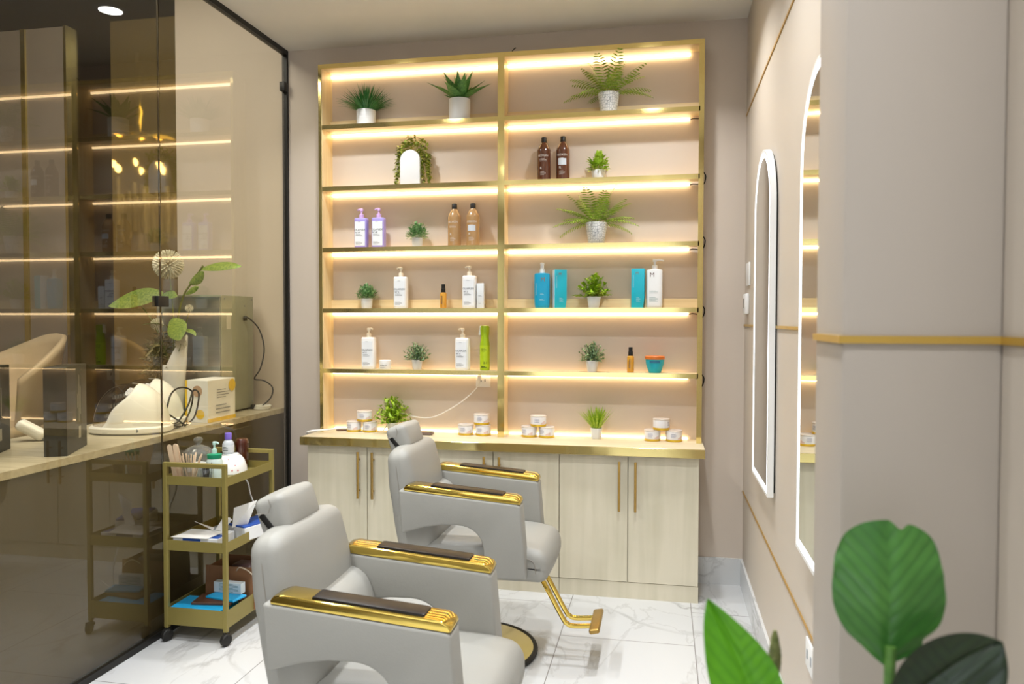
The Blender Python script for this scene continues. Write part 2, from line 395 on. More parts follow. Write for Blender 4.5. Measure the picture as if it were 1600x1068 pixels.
# ------------------------------------------------------------------ display shelving
x0, x1, zt, zw = -2.036, 0.211, 3.03, 0.822
S = [2.667, 2.300, 1.934, 1.5695, 1.205]
su = thing('display_shelving', 'tall gold edged oak display shelving with warm light strips, above the worktop', 'shelving', (0, 0, 0))
for xa, xb, gx0, gx1 in ((x0, x0 + 0.018, x0 - 0.004, x0 + 0.015), (x1 - 0.018, x1, x1 - 0.025, x1 + 0.003)):
    p = B().b2(xa, xb, YS + 0.003, YB, zw, zt).build('side_panel', OAKS, su, smooth=0)
    B().b2(gx0, gx1, YS - 0.001, YS + 0.003, zw, zt).build('gold_edge', GOLDM, p, smooth=0)
p = B().b2(-0.925, -0.905, YS + 0.003, YB, zw, zt - 0.02).build('centre_post', OAKS, su, smooth=0)
B().b2(-0.936, -0.897, YS - 0.002, YS + 0.003, zw, zt).build('gold_edge', GOLDM, p, smooth=0)
p = B().b2(x0 + 0.018, x1 - 0.018, YS + 0.003, YB, zt - 0.02, zt).build('top_panel', OAKSH, su, smooth=0)
B().b2(x0 - 0.004, x1 + 0.003, YS - 0.0015, YS + 0.003, zt - 0.026, zt).build('gold_edge', GOLDM, p, smooth=0)
bays = ((x0 + 0.018, -0.925), (-0.905, x1 - 0.018))
for bi, (xa, xb) in enumerate(bays):
    B().b2(xa + 0.0, xb - (0.05 if bi else 0), YB - 0.016, YB - 0.004, zt - 0.042, zt - 0.028).build('light_strip', LED, p, smooth=0)
    for i, s in enumerate(S):
        sh = B().b2(xa, xb, YS + 0.003, YB - 0.03, s - 0.02, s).build('shelf', OAKSH, su, smooth=0)
        B().b2(xa - 0.0, xb, YS - 0.001, YS + 0.003, s - 0.025, s + 0.001).build('gold_edge', GOLDM, sh, smooth=0)
        B().b2(xa + 0.004, xb - (0.05 if bi else 0.004), YB - 0.016, YB - 0.004, s - 0.038, s - 0.025).build('light_strip', LED, sh, smooth=0)
        if bi: B().tube([(xb - 0.05, YB - 0.01, s - 0.035), (xb - 0.03, YB - 0.012, s - 0.03), (xb - 0.001, YB - 0.02, s - 0.034)], 0.003, 6).build('strip_wire', BLACK, sh)
        if i in (0, 3): B().b2(xa, xb, YB - 0.028, YB - 0.0005, s - 0.0, s + 0.055).build('back_rail', OAKSH, sh, smooth=0)
    B().b2(xa + 0.01, xb - (0.05 if bi else 0.01), YB - 0.012, YB - 0.002, zw, zw + 0.009).build('light_strip', LED, su, smooth=0)
for i, z in enumerate((2.31, 1.95, 1.56, 1.17)):
    B().tube(smoothpath([(x1 + 0.002, YB - 0.02, z + 0.03), (x1 + 0.02, YB - 0.015, z + 0.005), (x1 + 0.016, YB - 0.01, z - 0.03), (x1 + 0.003, YB - 0.02, z - 0.05)]), 0.0035, 6).build('strip_wire', BLACK, su)
B().tube(smoothpath([(-0.872, YB - 0.05, zt + 0.001), (-0.875, YB - 0.05, zt + 0.03), (-0.86, YB - 0.05, zt + 0.05), (-0.85, YB - 0.05, zt + 0.055)]), 0.003, 6).build('strip_wire', BLACK, su)

# ------------------------------------------------------------------ cabinets and worktop
YC = 4.111
def cabinet(xa, xb, label):
    r = thing('base_cabinet', label, 'cabinet', (xa, YC, 0), 0, 'oak base cabinets under the display shelving')
    w = xb - xa; D = YB - 0.012 - YC
    B().b2(0.001, w - 0.001, 0.02, D, 0.09, 0.771).build('body', OAK, r, smooth=0)
    B().b2(0.001, w - 0.001, 0.004, D - 0.02, 0.0, 0.088).build('plinth', OAK, r, smooth=0)
    for k in (0, 1):
        a = 0.002 + k * w / 2; c = (k + 1) * w / 2 - 0.002
        d = B().b2(a, c, 0, 0.018, 0.091, 0.769, 0.0012, 1).build('door', OAK, r)
        hx = w / 2 + (-0.046 if k == 0 else 0.040)
        B().box((hx, -0.03, 0.612), (0.013, 0.011, 0.268), None, 0.002).cyl((hx, -0.03, 0.52), (hx, 0.0, 0.52), 0.0045).cyl((hx, -0.03, 0.70), (hx, 0.0, 0.70), 0.0045).build('handle', BRASS, d)
    return r
for i, (a, c) in enumerate(((-2.031, -1.291), (-1.291, -0.549), (-0.549, 0.195))):
    cabinet(a, c, ('pale oak two door base cabinet nearest the glass partition, behind the gold trolley', 'pale oak two door base cabinet partly hidden behind the farther salon chair', 'pale oak two door base cabinet fully in view next to the marble skirting corner')[i])
wt = thing('worktop', 'pale oak worktop with polished gold front edge over the cabinets', 'worktop')
B().b2(-2.061, 0.222, 4.084, YB, 0.774, zw).build('board', OAKH, wt, smooth=0)
B().b2(-2.061, 0.222, 4.076, 4.084, 0.778, zw + 0.002, 0.001, 1).build('gold_edge', GOLDM, wt, smooth=0)

# ------------------------------------------------------------------ round topped light up mirrors on the side wall
def arch_pts(w, z0, z1, n=20, inset=0.0):
    r = w / 2 - inset; pts = [(-r, z0 + inset), (r, z0 + inset)]
    zc = z1 - w / 2
    for k in range(n + 1): pts.append((r * math.cos(PI * k / n), zc + r * math.sin(PI * k / n)))
    return pts
def ring_prism(b, po, pi, x0_, x1_):
    n = len(po); vs = [(x0_, u, v) for u, v in po] + [(x0_, u, v) for u, v in pi] + [(x1_, u, v) for u, v in po] + [(x1_, u, v) for u, v in pi]
    fs = []
    for i in range(n):
        j = (i + 1) % n
        fs += [(i, j, n + j, n + i), (2 * n + i, 3 * n + i, 3 * n + j, 2 * n + j), (i, 2 * n + i, 2 * n + j, j), (n + i, n + j, 3 * n + j, 3 * n + i)]
    b.add(vs, fs); return b
def led_mirror(yc, label):
    w, z0, z1 = 0.54, 0.785, 2.235
    r = thing('wall_mirror', label, 'mirror', (XR, yc, 0), 0, 'round topped mirrors with lit white frames')
    ring_prism(B(), arch_pts(w, z0, z1), arch_pts(w, z0, z1, 20, 0.012), -0.032, -0.008).build('frame', WPLAS, r, smooth=30)
    B().prism(arch_pts(w - 0.03, z0 + 0.015, z1 - 0.015), -0.008, -0.0005, 'yz').build('back_panel', BLACK, r)
    ring_prism(B(), arch_pts(w, z0, z1, 20, 0.012), arch_pts(w, z0, z1, 20, 0.034), -0.0315, -0.012).build('light_band', COOL, r, smooth=30)
    B().prism(arch_pts(w, z0, z1, 20, 0.034), -0.030, -0.010, 'yz').build('glass', MIRROR, r, smooth=0)
led_mirror(3.474, 'tall round topped mirror with glowing white rim nearer the shelf wall')
led_mirror(2.262, 'tall round topped mirror with glowing white rim partly hidden by the column')

# thermostat, switch plates, sockets
r = thing('thermostat', 'small white thermostat on the side wall above the gold strip', 'thermostat', (XR, 4.28, 1.59))
B().b2(-0.022, 0, -0.055, 0.055, -0.055, 0.055, 0.006).build('body', WPLAS, r)
B().b2(-0.0235, -0.022, -0.005, 0.035, -0.02, 0.03).build('display', mat('lcd', '#565c5a', 0.2), r)
o = B().b2(-0.008, 0, -0.075, 0.075, -0.062, 0.062, 0.003).build('wall_plate', WPLAS); o.location = (XR, 4.26, 1.748)
tag(o, 'blank white plate on the side wall above the thermostat', 'wall plate')
r = thing('wall_socket', 'white double wall socket low on the side wall by the column', 'socket', (XR, 2.42, 0.475))
B().b2(-0.008, 0, -0.06, 0.06, -0.045, 0.045, 0.003).build('plate', WPLAS, r)
for dy in (-0.03, 0.03): B().b2(-0.0095, -0.008, dy - 0.006, dy + 0.006, -0.014, 0.014).build('outlet', GREYP, r)
r = thing('wall_socket', 'white wall socket inside the lit shelving with a white lead plugged in', 'socket', (-1.056, YB, 1.135))
B().b2(-0.045, 0.045, -0.008, 0, -0.035, 0.035, 0.003).build('plate', WPLAS, r)
for dx in (-0.012, 0.012): B().b2(dx - 0.004, dx + 0.004, -0.0092, -0.008, -0.004, 0.012).build('outlet', GREYP, r)
cb = B().tube(smoothpath([(-1.075, YB - 0.02, 1.155), (-1.085, YB - 0.04, 1.10), (-1.17, YB - 0.045, 1.02), (-1.27, YB - 0.05, 0.955), (-1.36, YB - 0.06, 0.915), (-1.46, YB - 0.06, 0.915), (-1.56, YB - 0.06, 0.935), (-1.62, YB - 0.07, 0.89), (-1.66, YB - 0.09, 0.827)]), 0.0035, 8)
cb.box((-1.075, YB - 0.018, 1.155), (0.024, 0.022, 0.03), None, 0.004)
tag(cb.build('power_lead', WPLAS), 'white power lead hanging in the lowest row of the shelving', 'power lead')

# ------------------------------------------------------------------ greenery
def greenmat(name, c, c2=None, rough=0.45):
    if name in _M: return _M[name]
    m = mat(name, c, rough, var=0.25, scale=95)
    if c2:
        for n in m.node_tree.nodes:
            if n.type == 'VALTORGB': n.color_ramp.elements[0].color = lin(c); n.color_ramp.elements[1].color = lin(c2)
    return m
def blade(b, base, d, L, w, droop=0.3, n=6, fold=0.25, side=None, prof=None, tip=True):
    """a leaf blade: curved midrib, pointed outline, slightly folded"""
    d = Vector(d).normalized(); s = Vector(side) if side is not None else d.cross(Vector((0, 0, 1)))
    if s.length < 1e-3: s = Vector((1, 0, 0))
    s = s.normalized()
    vs, fs = [], []; p = Vector(base); dd = d.copy()
    for i in range(n + 1):
        t = i / n
        ww = w / 2 * (prof(t) if prof else (math.sin(PI * min(1, t * 0.93 + 0.07)) ** 0.8))
        nn = s.cross(dd).normalized()
        vs += [p - s * ww + nn * ww * fold, p.copy(), p + s * ww + nn * ww * fold]
        dd = (dd + Vector((0, 0, -droop / n))).normalized(); p = p + dd * L / n
    for i in range(n):
        a = i * 3; fs += [(a, a + 1, a + 4, a + 3), (a + 1, a + 2, a + 5, a + 4)]
    b.add(vs, fs); return b
def rnd(a, b_): return random.uniform(a, b_)
def dirv(az, el): return Vector((math.cos(az) * math.cos(el), math.sin(az) * math.cos(el), math.sin(el)))
def pot_prof(rb, rt, h): return [(rb * 0.92, 0), (rb, 0.004), (rt, h - 0.004), (rt * 0.985, h), (rt * 0.86, h), (rt * 0.84, h - 0.012)]
SOIL = mat('dark_soil', '#3a2d20', 0.9)
def plant(loc, rb, rt, h, label, foliage_b, leafmat, group=None, potmat=WHITE, ribs=0, sq=None, cat='potted plant'):
    r = thing('potted_plant', label, cat, loc, 0, group)
    b = B().lathe(pot_prof(rb, rt, h), n=28, sq=sq)
    if ribs:
        for k in range(ribs):
            z = h * (0.25 + 0.35 * k / max(1, ribs - 1)); q = rb + (rt - rb) * z / h; b.lathe([(q, z - 0.0012), (q + 0.0012, z), (q, z + 0.0012)], n=28)
    b.build('pot', potmat, r)
    B().lathe([(rt * 0.8, h - 0.012), (rt * 0.83, h - 0.010)], n=20).build('soil', SOIL, r)
    fb = B(); foliage_b(fb, h)
    for v in fb.bm.verts:
        if v.co.y > .04: v.co.y = .04 + .028 * math.tanh((v.co.y - .04) / .028)
        if abs(loc[1] - YP) < .01 and v.co.z < .004: v.co.z = .004
    fb.build('foliage', leafmat, r, smooth=60)
    return r
def f_bush(R_, H, n=110, leaf=0.022, w=0.011, el0=0.1):
    def f(b, h):
        for k in range(n):
            az = rnd(0, 2 * PI); el = math.asin(rnd(math.sin(el0 - 0.25), 1)); rr = rnd(0.45, 1)
            p = Vector((math.cos(az) * math.cos(el) * R_ * rr, math.sin(az) * math.cos(el) * R_ * rr * 0.8, h - 0.004 + max(0, math.sin(el)) * H * rr + 0.004))
            blade(b, p, dirv(az + rnd(-.5, .5), el + rnd(-.2, .7)), leaf * rnd(.7, 1.2), w * rnd(.8, 1.2), rnd(0, .6), 3)
        for k in range(10):
            az = 2 * PI * k / 10; b.tube([(0, 0, h - 0.012), (math.cos(az) * R_ * .45, math.sin(az) * R_ * .4, h + H * .45)], 0.0012, 4)
    return f
def f_spike(R_, H, n=60, w=0.009, curl=0.5, wide=0.9):
    def f(b, h):
        for k in range(n):
            az = rnd(0, 2 * PI); q = rnd(0, 1) ** 0.6; el = PI / 2 - wide * q
            p = Vector((math.cos(az) * q * R_ * .3, math.sin(az) * q * R_ * .3, h - 0.01))
            L = H * rnd(.75, 1.05); blade(b, p, dirv(az, el), L, w * rnd(.8, 1.2), curl * q, 6, 0.3, prof=lambda t: (1 - t) ** .55 * (0.55 + 0.45 * min(1, t * 4)))
    return f
def f_agave(H, n=15, w=0.05):
    def f(b, h):
        for k in range(n):
            az = 2 * PI * k * 0.381966; q = k / (n - 1); el = R(80) - R(58) * q
            p = Vector((math.cos(az) * 0.012, math.sin(az) * 0.012, h - 0.012))
            blade(b, p, dirv(az, el), H * (0.85 + .25 * q), w, 0.25, 8, 0.35, prof=lambda t: (0.6 + 0.5 * math.sin(PI * min(1, t * 1.3))) * (1 - t ** 2.2) ** .9)
    return f
def f_fern(H, n=15, leaf=0.04):
    def f(b, h):
        for k in range(n):
            az = 2 * PI * k * 0.381966 + .3; q = (k + .5) / n; el = R(74) - R(60) * q ** .8; L = H * rnd(.85, 1.1)
            d = dirv(az, el); d.y *= 0.55; d.normalize(); p = Vector((d.x * .01, d.y * .01, h - 0.012)); s0 = d.cross(Vector((0, 0, 1))).normalized()
            m = 14; pts = [p.copy()]; droop = 0.55 + .5 * q
            for i in range(m):
                d = (d + Vector((0, 0, -droop / m))).normalized(); p = p + d * L / m; pts.append(p.copy())
                if i < 2: continue
                t = i / m; ll = leaf * math.sin(PI * (0.12 + .86 * t)) ** .7 * rnd(.85, 1.1)
                for sg in (-1, 1): blade(b, p, s0 * sg + d * .55 + Vector((0, 0, -.1)), ll, 0.0088, .35, 3, 0.15, side=d.cross(s0 * sg).cross(s0 * sg))
            b.tube(pts, [0.0013 * (1 - .7 * i / m) for i in range(m + 1)], 4)
    return f
def f_sprigs(H, R_, n=11, leaf=0.02, w=0.012, rise=1.0):
    def f(b, h):
        for k in range(n):
            az = 2 * PI * k * .381966; q = k / n; el = R(86) - R(66) * q
            p = Vector((0, 0, h - .012)); d = dirv(az, el); L = H * (1 - .25 * q) * rnd(.85, 1.1); m = 9; pts = [p.copy()]
            for i in range(m):
                d = (d + Vector((0, 0, -.5 * q / m))).normalized(); p = p + d * L / m; pts.append(p.copy())
                if i < 2: continue
                for j in range(3): blade(b, p, (d * .5 + dirv(rnd(0, 6.3), rnd(-.2, .9)) * rise), leaf * rnd(.7, 1.15), w * rnd(.8, 1.15), .3, 3)
            b.tube(pts, 0.0013, 4)
    return f
G_GRASS = greenmat('grass_green', '#1f5a2b', '#3f8a3c'); G_AGAVE = greenmat('succulent_green', '#3a6b30', '#6a9c4a')
G_FERN = greenmat('fern_green', '#5f8420', '#9db63e'); G_BUSH = greenmat('boxwood_green', '#3d7a42', '#a6c78c')
G_LIME = greenmat('lime_green', '#6d9a17', '#b4d136'); G_TRAIL = greenmat('trailing_green', '#4f7a25', '#b9b84a')
G_MINT = greenmat('frosted_green', '#3d6b4a', '#a9c18e')
def hexpot():
    m, nt, p = nodes_of('white_hex_ceramic')
    tc = N(nt, 'ShaderNodeTexCoord'); mp = N(nt, 'ShaderNodeMapping'); mp.inputs['Scale'].default_value = (1, 1, .9); nt.links.new(tc.outputs['Object'], mp.inputs['Vector'])
    v = N(nt, 'ShaderNodeTexVoronoi'); v.feature = 'DISTANCE_TO_EDGE'; v.inputs['Scale'].default_value = 80; v.inputs['Randomness'].default_value = .6
    nt.links.new(mp.outputs[0], v.inputs['Vector'])
    cr = N(nt, 'ShaderNodeValToRGB'); cr.color_ramp.elements[0].position = .03; cr.color_ramp.elements[1].position = .09; cr.color_ramp.elements[0].color = lin('#9fa3a6'); cr.color_ramp.elements[1].color = lin('#f0f0ef')
    nt.links.new(v.outputs['Distance'], cr.inputs[0]); nt.links.new(cr.outputs[0], p.inputs['Base Color']); p.inputs['Roughness'].default_value = .35; return m
HEXP = hexpot()
YP = 4.372
plant((-1.764, YP, S[0]), .056, .058, .094, 'grassy plant in white ribbed pot on the top shelf', f_spike(.12, .168, 330, .0085, .7, .95), G_GRASS, ribs=3)
plant((-1.181, YP, S[0]), .062, .064, .128, 'spiky dark green succulent in tall white pot on the top shelf', f_agave(.2, 16, .062), G_AGAVE)
plant((-0.309, YP, S[0]), .046, .061, .115, 'wide fern in white honeycomb pot on the top shelf', f_fern(.235, 21, .056), G_FERN, potmat=HEXP)
plant((-0.375, YP, S[2]), .046, .062, .122, 'fern in white honeycomb pot on the third shelf above the white pump bottle bay', f_fern(.225, 23, .056), G_FERN, potmat=HEXP)
SM = 'small artificial plants in white pots on the shelving'
plant((-0.365, YP, S[1]), .034, .040, .052, 'small lime green leafy plant beside the two dark brown bottles', f_bush(.056, .095, 220, .03, .016, .2), G_LIME, SM)
plant((-1.443, YP, S[2]), .028, .034, .056, 'small frosted bushy plant between the lilac and amber bottles', f_bush(.062, .088, 420, .022, .011, .25), G_BUSH, SM)
plant((-1.765, YP, S[3]), .031, .037, .062, 'small bushy plant on the fourth shelf at the end near the glass partition', f_bush(.062, .078, 400, .022, .012, .25), G_BUSH, SM)
plant((-0.387, YP, S[3]), .030, .039, .066, 'bright plant with tall sprigs between the two teal cartons', f_sprigs(.13, .08, 18, .03, .018), G_LIME, SM)
plant((-1.446, YP, S[4]), .026, .033, .058, 'small frosted plant beside the little white cream jar on the lowest shelf', f_sprigs(.105, .06, 40, .018, .008), G_MINT, SM)
plant((-0.396, YP, S[4]), .027, .036, .066, 'small dark frosted plant on the lowest shelf with the teal jar', f_sprigs(.105, .07, 40, .018, .008), G_MINT, SM)
plant((-1.600, YP, zw), .030, .037, .060, 'tufted lime green plant on the worktop behind the farther chair headrest', f_sprigs(.15, .07, 30, .032, .014), G_LIME, SM)
plant((-0.370, YP, zw), .028, .034, .062, 'spiky lime plant standing alone on the worktop between stacks of tins', f_spike(.07, .145, 90, .012, .35, .62), G_LIME, SM)
# trailing plant in an arch shaped white planter
r = thing('potted_plant', 'trailing leafy plant in white arch shaped planter on the second shelf', 'potted plant', (-1.478, YP, S[1]))
B().prism([(-.062, 0), (.062, 0)] + [(.062 * math.cos(PI * k / 16), .148 + .062 * math.sin(PI * k / 16)) for k in range(17)], -.032, .03, 'xz', .004).build('planter', WHITE, r)
fb = B()
for k in range(240):
    a = rnd(-.15, PI + .15); rr = rnd(.045, .108); blade(fb, (math.cos(a) * rr * .95, rnd(-.02, .045), .19 + math.sin(a) * rr), dirv(rnd(0, 6.3), rnd(-.6, 1.2)), rnd(.018, .03), rnd(.012, .018), .4, 3)
for sx, nn, zb in ((.085, 3, .01), (.10, 3, .04), (.07, 2, .0), (-.075, 3, .01), (-.085, 1, .06)):
    for j in range(nn):
        px, py = sx + rnd(-.012, .02) * (1 if sx > 0 else -1), rnd(-.02, .03); z = .19; pts = [(sx * .6, py, .215)]
        while z > zb:
            pts.append((px, py, z)); 
            for q in range(3): blade(fb, (px, py, z), dirv(rnd(0, 6.3), rnd(-.9, .3)), rnd(.014, .022), rnd(.009, .014), .3, 3)
            z -= .011; px += rnd(-.004, .0055) * (1 if sx > 0 else -1); py += rnd(-.003, .003); py = max(-.04, min(.04, py))
        fb.tube(pts, .001, 4)
fb.build('foliage', G_TRAIL, r, smooth=60)

# ------------------------------------------------------------------ bottles, jars and cartons
def pump_b(z, w=.011, reach=.032, sgn=-1, lift=.0):
    b = B().lathe([(w * 1.15, z), (w * 1.15, z + .022), (w * .85, z + .024), (w * .5, z + .026), (w * .42, z + .042 + lift), (w * .85, z + .043 + lift), (w * .85, z + .056 + lift), (w * .5, z + .059 + lift)], n=18)
    zz = z + .052 + lift
    b.tube(smoothpath([(0, 0, zz), (sgn * reach * .6, 0, zz + .002), (sgn * reach, 0, zz - .004)], 4), [.0055] * 4 + [.005] * 4 + [.004], 8); return b
def pump_bottle(loc, hw, hd, h, label, bodymat, pumpmat, num, group, rz=0.0, lab=True, brand='OLAPLEX', sgn=-1):
    r = thing('pump_bottle', label, 'bottle', loc, rz, group)
    B().lathe([(.90, 0), (.97, .004), (1, .012), (1, h - .012), (.97, h - .004), (.88, h), (.3, h + .001)], n=40, sq=(hw, hd, 5)).build('body', bodymat, r)
    if lab: B().b2(-hw * .80, hw * .80, -hd - .0012, -hd + .002, .014, h - .022, .0008, 1).build('front_label', mat('label_white', '#e9ecef', .45), r)
    lt = B(); y = -hd - .0014
    text_b(lt, brand, .0165, (0, y, h * .60), spacing=1.02)
    text_b(lt, num, .014, (-hw * .38, y, h * .51)); lt.build('lettering', DARKP, r, smooth=0)
    lt = B(); lines_b(lt, (-hw * .12, y, h * .455), hw * 1.1, 3, .0012, .005); lines_b(lt, (-hw * .12, y, h * .20), hw * 1.1, 4, .0012, .005); lines_b(lt, (0, y, h * .86), hw * .6, 1)
    lt.build('small_print', DARKP, r, smooth=0)
    pump_b(h, .0125, .026, sgn).build('pump', pumpmat, r)
    return r
LILAC = mat('lilac_plastic', '#a89be0', .35); LILACP = mat('lilac_pump', '#d5b3ea', .35); CREAMP = mat('cream_plastic', '#efe6d2', .35)
OG = 'tall pump bottles with white labels'
pump_bottle((-1.796, YP, S[2]), .040, .027, .182, 'lilac pump bottle nearer the glass partition of the lilac pair', LILAC, LILACP, 'Nº.4P', OG)
pump_bottle((-1.685, YP, S[2]), .040, .027, .182, 'lilac pump bottle nearer the small bushy plant of the lilac pair', LILAC, LILACP, 'Nº.4P', OG)
pump_bottle((-1.546, YP, S[3]), .041, .027, .190, 'white pump bottle beside the bushy plant on the fourth shelf', WPLAS, CREAMP, 'Nº.4', OG)
pump_bottle((-1.121, YP, S[3]), .041, .027, .192, 'white pump bottle with a slim white carton right against it', WPLAS, CREAMP, 'Nº.5', OG)
pump_bottle((-1.752, YP, S[4]), .042, .028, .190, 'white pump bottle with the little cream jar at its foot', WPLAS, CREAMP, 'Nº.5', OG, sgn=1)
pump_bottle((-1.163, YP, S[4]), .042, .028, .190, 'white pump bottle beside the lime green spray bottle', WPLAS, CREAMP, 'Nº.4', OG, rz=-.12)
def round_bottle(loc, label, bodymat, group, labelled, cap=BLACK):
    r = thing('shampoo_bottle', label, 'bottle', loc, 0, group); Rb = .0395
    B().lathe([(.036, 0), (.039, .004), (Rb, .01), (Rb, .172), (.037, .182), (.026, .205), (.0155, .219), (.0145, .226)], n=32).build('body', bodymat, r)
    B().lathe([(.0165, .222), (.0165, .249), (.0145, .252), (.006, .2525)], n=20).build('cap', cap, r)
    lt = B(); text_b(lt, 'REDKEN', .0165, (0, -Rb - .0003, .142), Rb); lines_b(lt, (0, -Rb - .0003, .122), .042, 3, .0015, .006, Rb); lines_b(lt, (0, -Rb - .0003, .05), .036, 4, .0015, .006, Rb)
    text_b(lt, 'R', .02, (-.012, -Rb - .0003, .07), Rb)
    lt.build('lettering', mat('pale_print', '#d9cfc4', .5), r, smooth=0)
    if labelled:
        vs = []; n = 8
        for z in (labelled[0], labelled[1]):
            for k in range(n + 1):
                a = (-.024 + .048 * k / n) / Rb; vs.append((math.sin(a) * (Rb + .0007), -math.cos(a) * (Rb + .0007), z))
        B().add(vs, [(k, k + 1, n + 2 + k, n + 1 + k) for k in range(n)])
        bb = B(); bb.add(vs, [(k, k + 1, n + 2 + k, n + 1 + k) for k in range(n)]); bb.build('front_label', mat('label_blue_white', '#d5dbe2', .5), r)
    return r
BROWN = mat('dark_brown_plastic', '#5b3320', .2, var=.08, coat=.4)
AMB = mat('amber_plastic', '#b08a5c', .15, var=.05, coat=.5)
RG = 'round shampoo bottles with black caps'
round_bottle((-0.678, YP, S[1]), 'dark brown black capped bottle farther from the lime plant of the pair', BROWN, RG, None)
round_bottle((-0.568, YP, S[1]), 'dark brown black capped bottle with pale label next to the lime plant', BROWN, RG, (.085, .122))
round_bottle((-1.213, YP, S[2]), 'amber black capped bottle nearer the small bushy plant', AMB, RG, None)
round_bottle((-1.100, YP, S[2]), 'amber black capped bottle with white label next to the centre post', AMB, RG, (.088, .122))
OIL = mat('golden_oil', '#c98f2a', .08, var=.03, coat=.6)
def oil_bottle(loc, label):
    r = thing('oil_bottle', label, 'bottle', loc, 0, 'small amber oil bottles with black pump caps')
    B().lathe([(.017, 0), (.0195, .003), (.02, .008), (.02, .088), (.016, .094), (.010, .096)], n=24).build('body', OIL, r)
    B().lathe([(.0135, .094), (.0135, .118), (.0115, .12), (.0115, .142), (.010, .144)], n=20).build('pump_cap', BLACK, r)
    lt = B(); text_b(lt, 'REDKEN', .013, (-.004, -.0203, .05), .02, rot=PI / 2); lt.build('lettering', DARKP, r, smooth=0)
oil_bottle((-1.282, YP, S[3]), 'small amber oil bottle with black cap on the fourth shelf')
oil_bottle((-0.178, YP, S[4]), 'small amber oil bottle with black cap beside the teal jar')
o = B().b2(-.021, .021, -.021, .021, 0, .148, .001).build('carton', mat('pale_grey_card', '#dfe3e5', .5)); o.location = (-1.052, YP, S[3])
tag(o, 'slim white carton standing right against a white pump bottle', 'carton')
lt = B(); lines_b(lt, (0, -.0214, .075), .024, 2, .001, .004); lines_b(lt, (0, -.0214, .03), .02, 1); lt.build('lettering', GREYP, o, smooth=0)
TEAL = mat('teal_plastic', '#0a9ac0', .35); TEALC = mat('teal_card', '#14b0c4', .5); COPPER = mat('copper_print', '#8f7a6a', .4, .3)
r = thing('pump_bottle', 'teal bottle with white pump beside the teal carton', 'bottle', (-0.687, YP, S[3]), 0, OG)
B().lathe([(.80, 0), (.9, .004), (.97, .02), (1, .06), (1, .192), (.96, .2), (.5, .204), (.3, .206)], n=40, sq=(.044, .03, 4)).build('body', TEAL, r)
lt = B(); text_b(lt, 'M', .034, (.008, -.0304, .165)); lt.build('lettering', COPPER, r, smooth=0)
lt = B(); text_b(lt, 'MOROCCANOIL', .0095, (-.030, -.0298, .11), rot=PI / 2); lt.build('side_lettering', mat('pale_teal_print', '#a8dbe4', .5), r, smooth=0)
lt = B(); lines_b(lt, (.004, -.0304, .085), .022, 2, .002, .006); lines_b(lt, (.004, -.0304, .05), .03, 2, .0015, .005); lt.build('small_print', mat('pale_teal_print', '#a8dbe4', .5), r, smooth=0)
B().lathe([(.0145, .204), (.0145, .226), (.011, .228), (.011, .252), (.013, .254), (.012, .262), (.006, .264)], n=20).build('pump', WPLAS, r)
def teal_carton(loc, label, rz, white_side):
    r = thing('carton', label, 'carton', loc, rz, 'tall teal cartons'); h = .222; w = .036
    B().prism([(-w, 0), (w * .8, 0), (w, h * .25), (w, h), (-w, h)], -.028, .028, 'xz', .001).build('box', TEALC, r)
    if white_side: B().b2(-w - .0012, -w + .001, -.027, .027, .001, h - .001).build('side_panel', WPLAS, r)
    lt = B(); text_b(lt, 'M', .022, (-.004, -.0284, h * .88)); lt.build('lettering', COPPER, r, smooth=0)
    lt = B(); text_b(lt, 'MOROCCANOIL', .0095, (-.024, -.0284, h * .68), rot=PI / 2); lines_b(lt, (.004, -.0284, h * .26), .024, 5, .0015, .005); lt.build('small_print', mat('pale_teal_print', '#a8dbe4', .5), r, smooth=0)
teal_carton((-0.585, YP, S[3]), 'teal carton with a white side face, beside the teal pump bottle', .35, True)
teal_carton((-0.137, YP, S[3]), 'teal carton beside the white pump bottle with a big letter', -.08, False)
r = thing('pump_bottle', 'white pump bottle with a single big letter beside the teal carton', 'bottle', (-0.046, YP, S[3]), 0, OG)
B().lathe([(.86, 0), (.95, .004), (1, .02), (1, .207), (.96, .215), (.5, .219), (.3, .22)], n=40, sq=(.044, .03, 4)).build('body', WPLAS, r)
lt = B(); text_b(lt, 'M', .036, (-.014, -.0304, .185)); lt.build('lettering', mat('brown_print', '#6b584c', .5), r, smooth=0)
lt = B(); lines_b(lt, (-.004, -.0304, .095), .05, 3, .0015, .006); lines_b(lt, (-.004, -.0304, .058), .05, 5, .0015, .005); lt.build('small_print', mat('grey_green_print', '#9db3b0', .5), r, smooth=0)
pump_b(.217, .0135, .05, 1).build('pump', WPLAS, r)
r = thing('cream_jar', 'little white cream jar at the foot of a white pump bottle', 'jar', (-1.648, YP, S[4]))
B().lathe([(.034, 0), (.0355, .003), (.0355, .030)], n=28).build('body', WPLAS, r); B().lathe([(.0365, .030), (.0365, .050), (.034, .053)], n=28).build('lid', WPLAS, r)
lt = B(); text_b(lt, 'OLAPLEX', .010, (0, -.0358, .021), .0358); lines_b(lt, (0, -.0358, .010), .04, 2, .0012, .004, .0358); lt.build('lettering', DARKP, r, smooth=0)
SPR = mat('lime_plastic', '#9cb814', .35)
r = thing('spray_bottle', 'lime green spray bottle with white trigger on the lowest shelf', 'bottle', (-1.028, YP, S[4]))
B().lathe([(.027, 0), (.029, .004), (.0295, .01), (.0295, .15), (.026, .175), (.024, .20), (.0275, .235), (.0275, .252), (.024, .262), (.008, .264)], n=28).build('body', SPR, r)
B().prism([(-.03, .262), (.0, .262), (.0, .252), (-.018, .248), (-.024, .21), (-.036, .205), (-.036, .222), (-.03, .24)], -.010, .010, 'xz', .002).build('trigger', WPLAS, r)
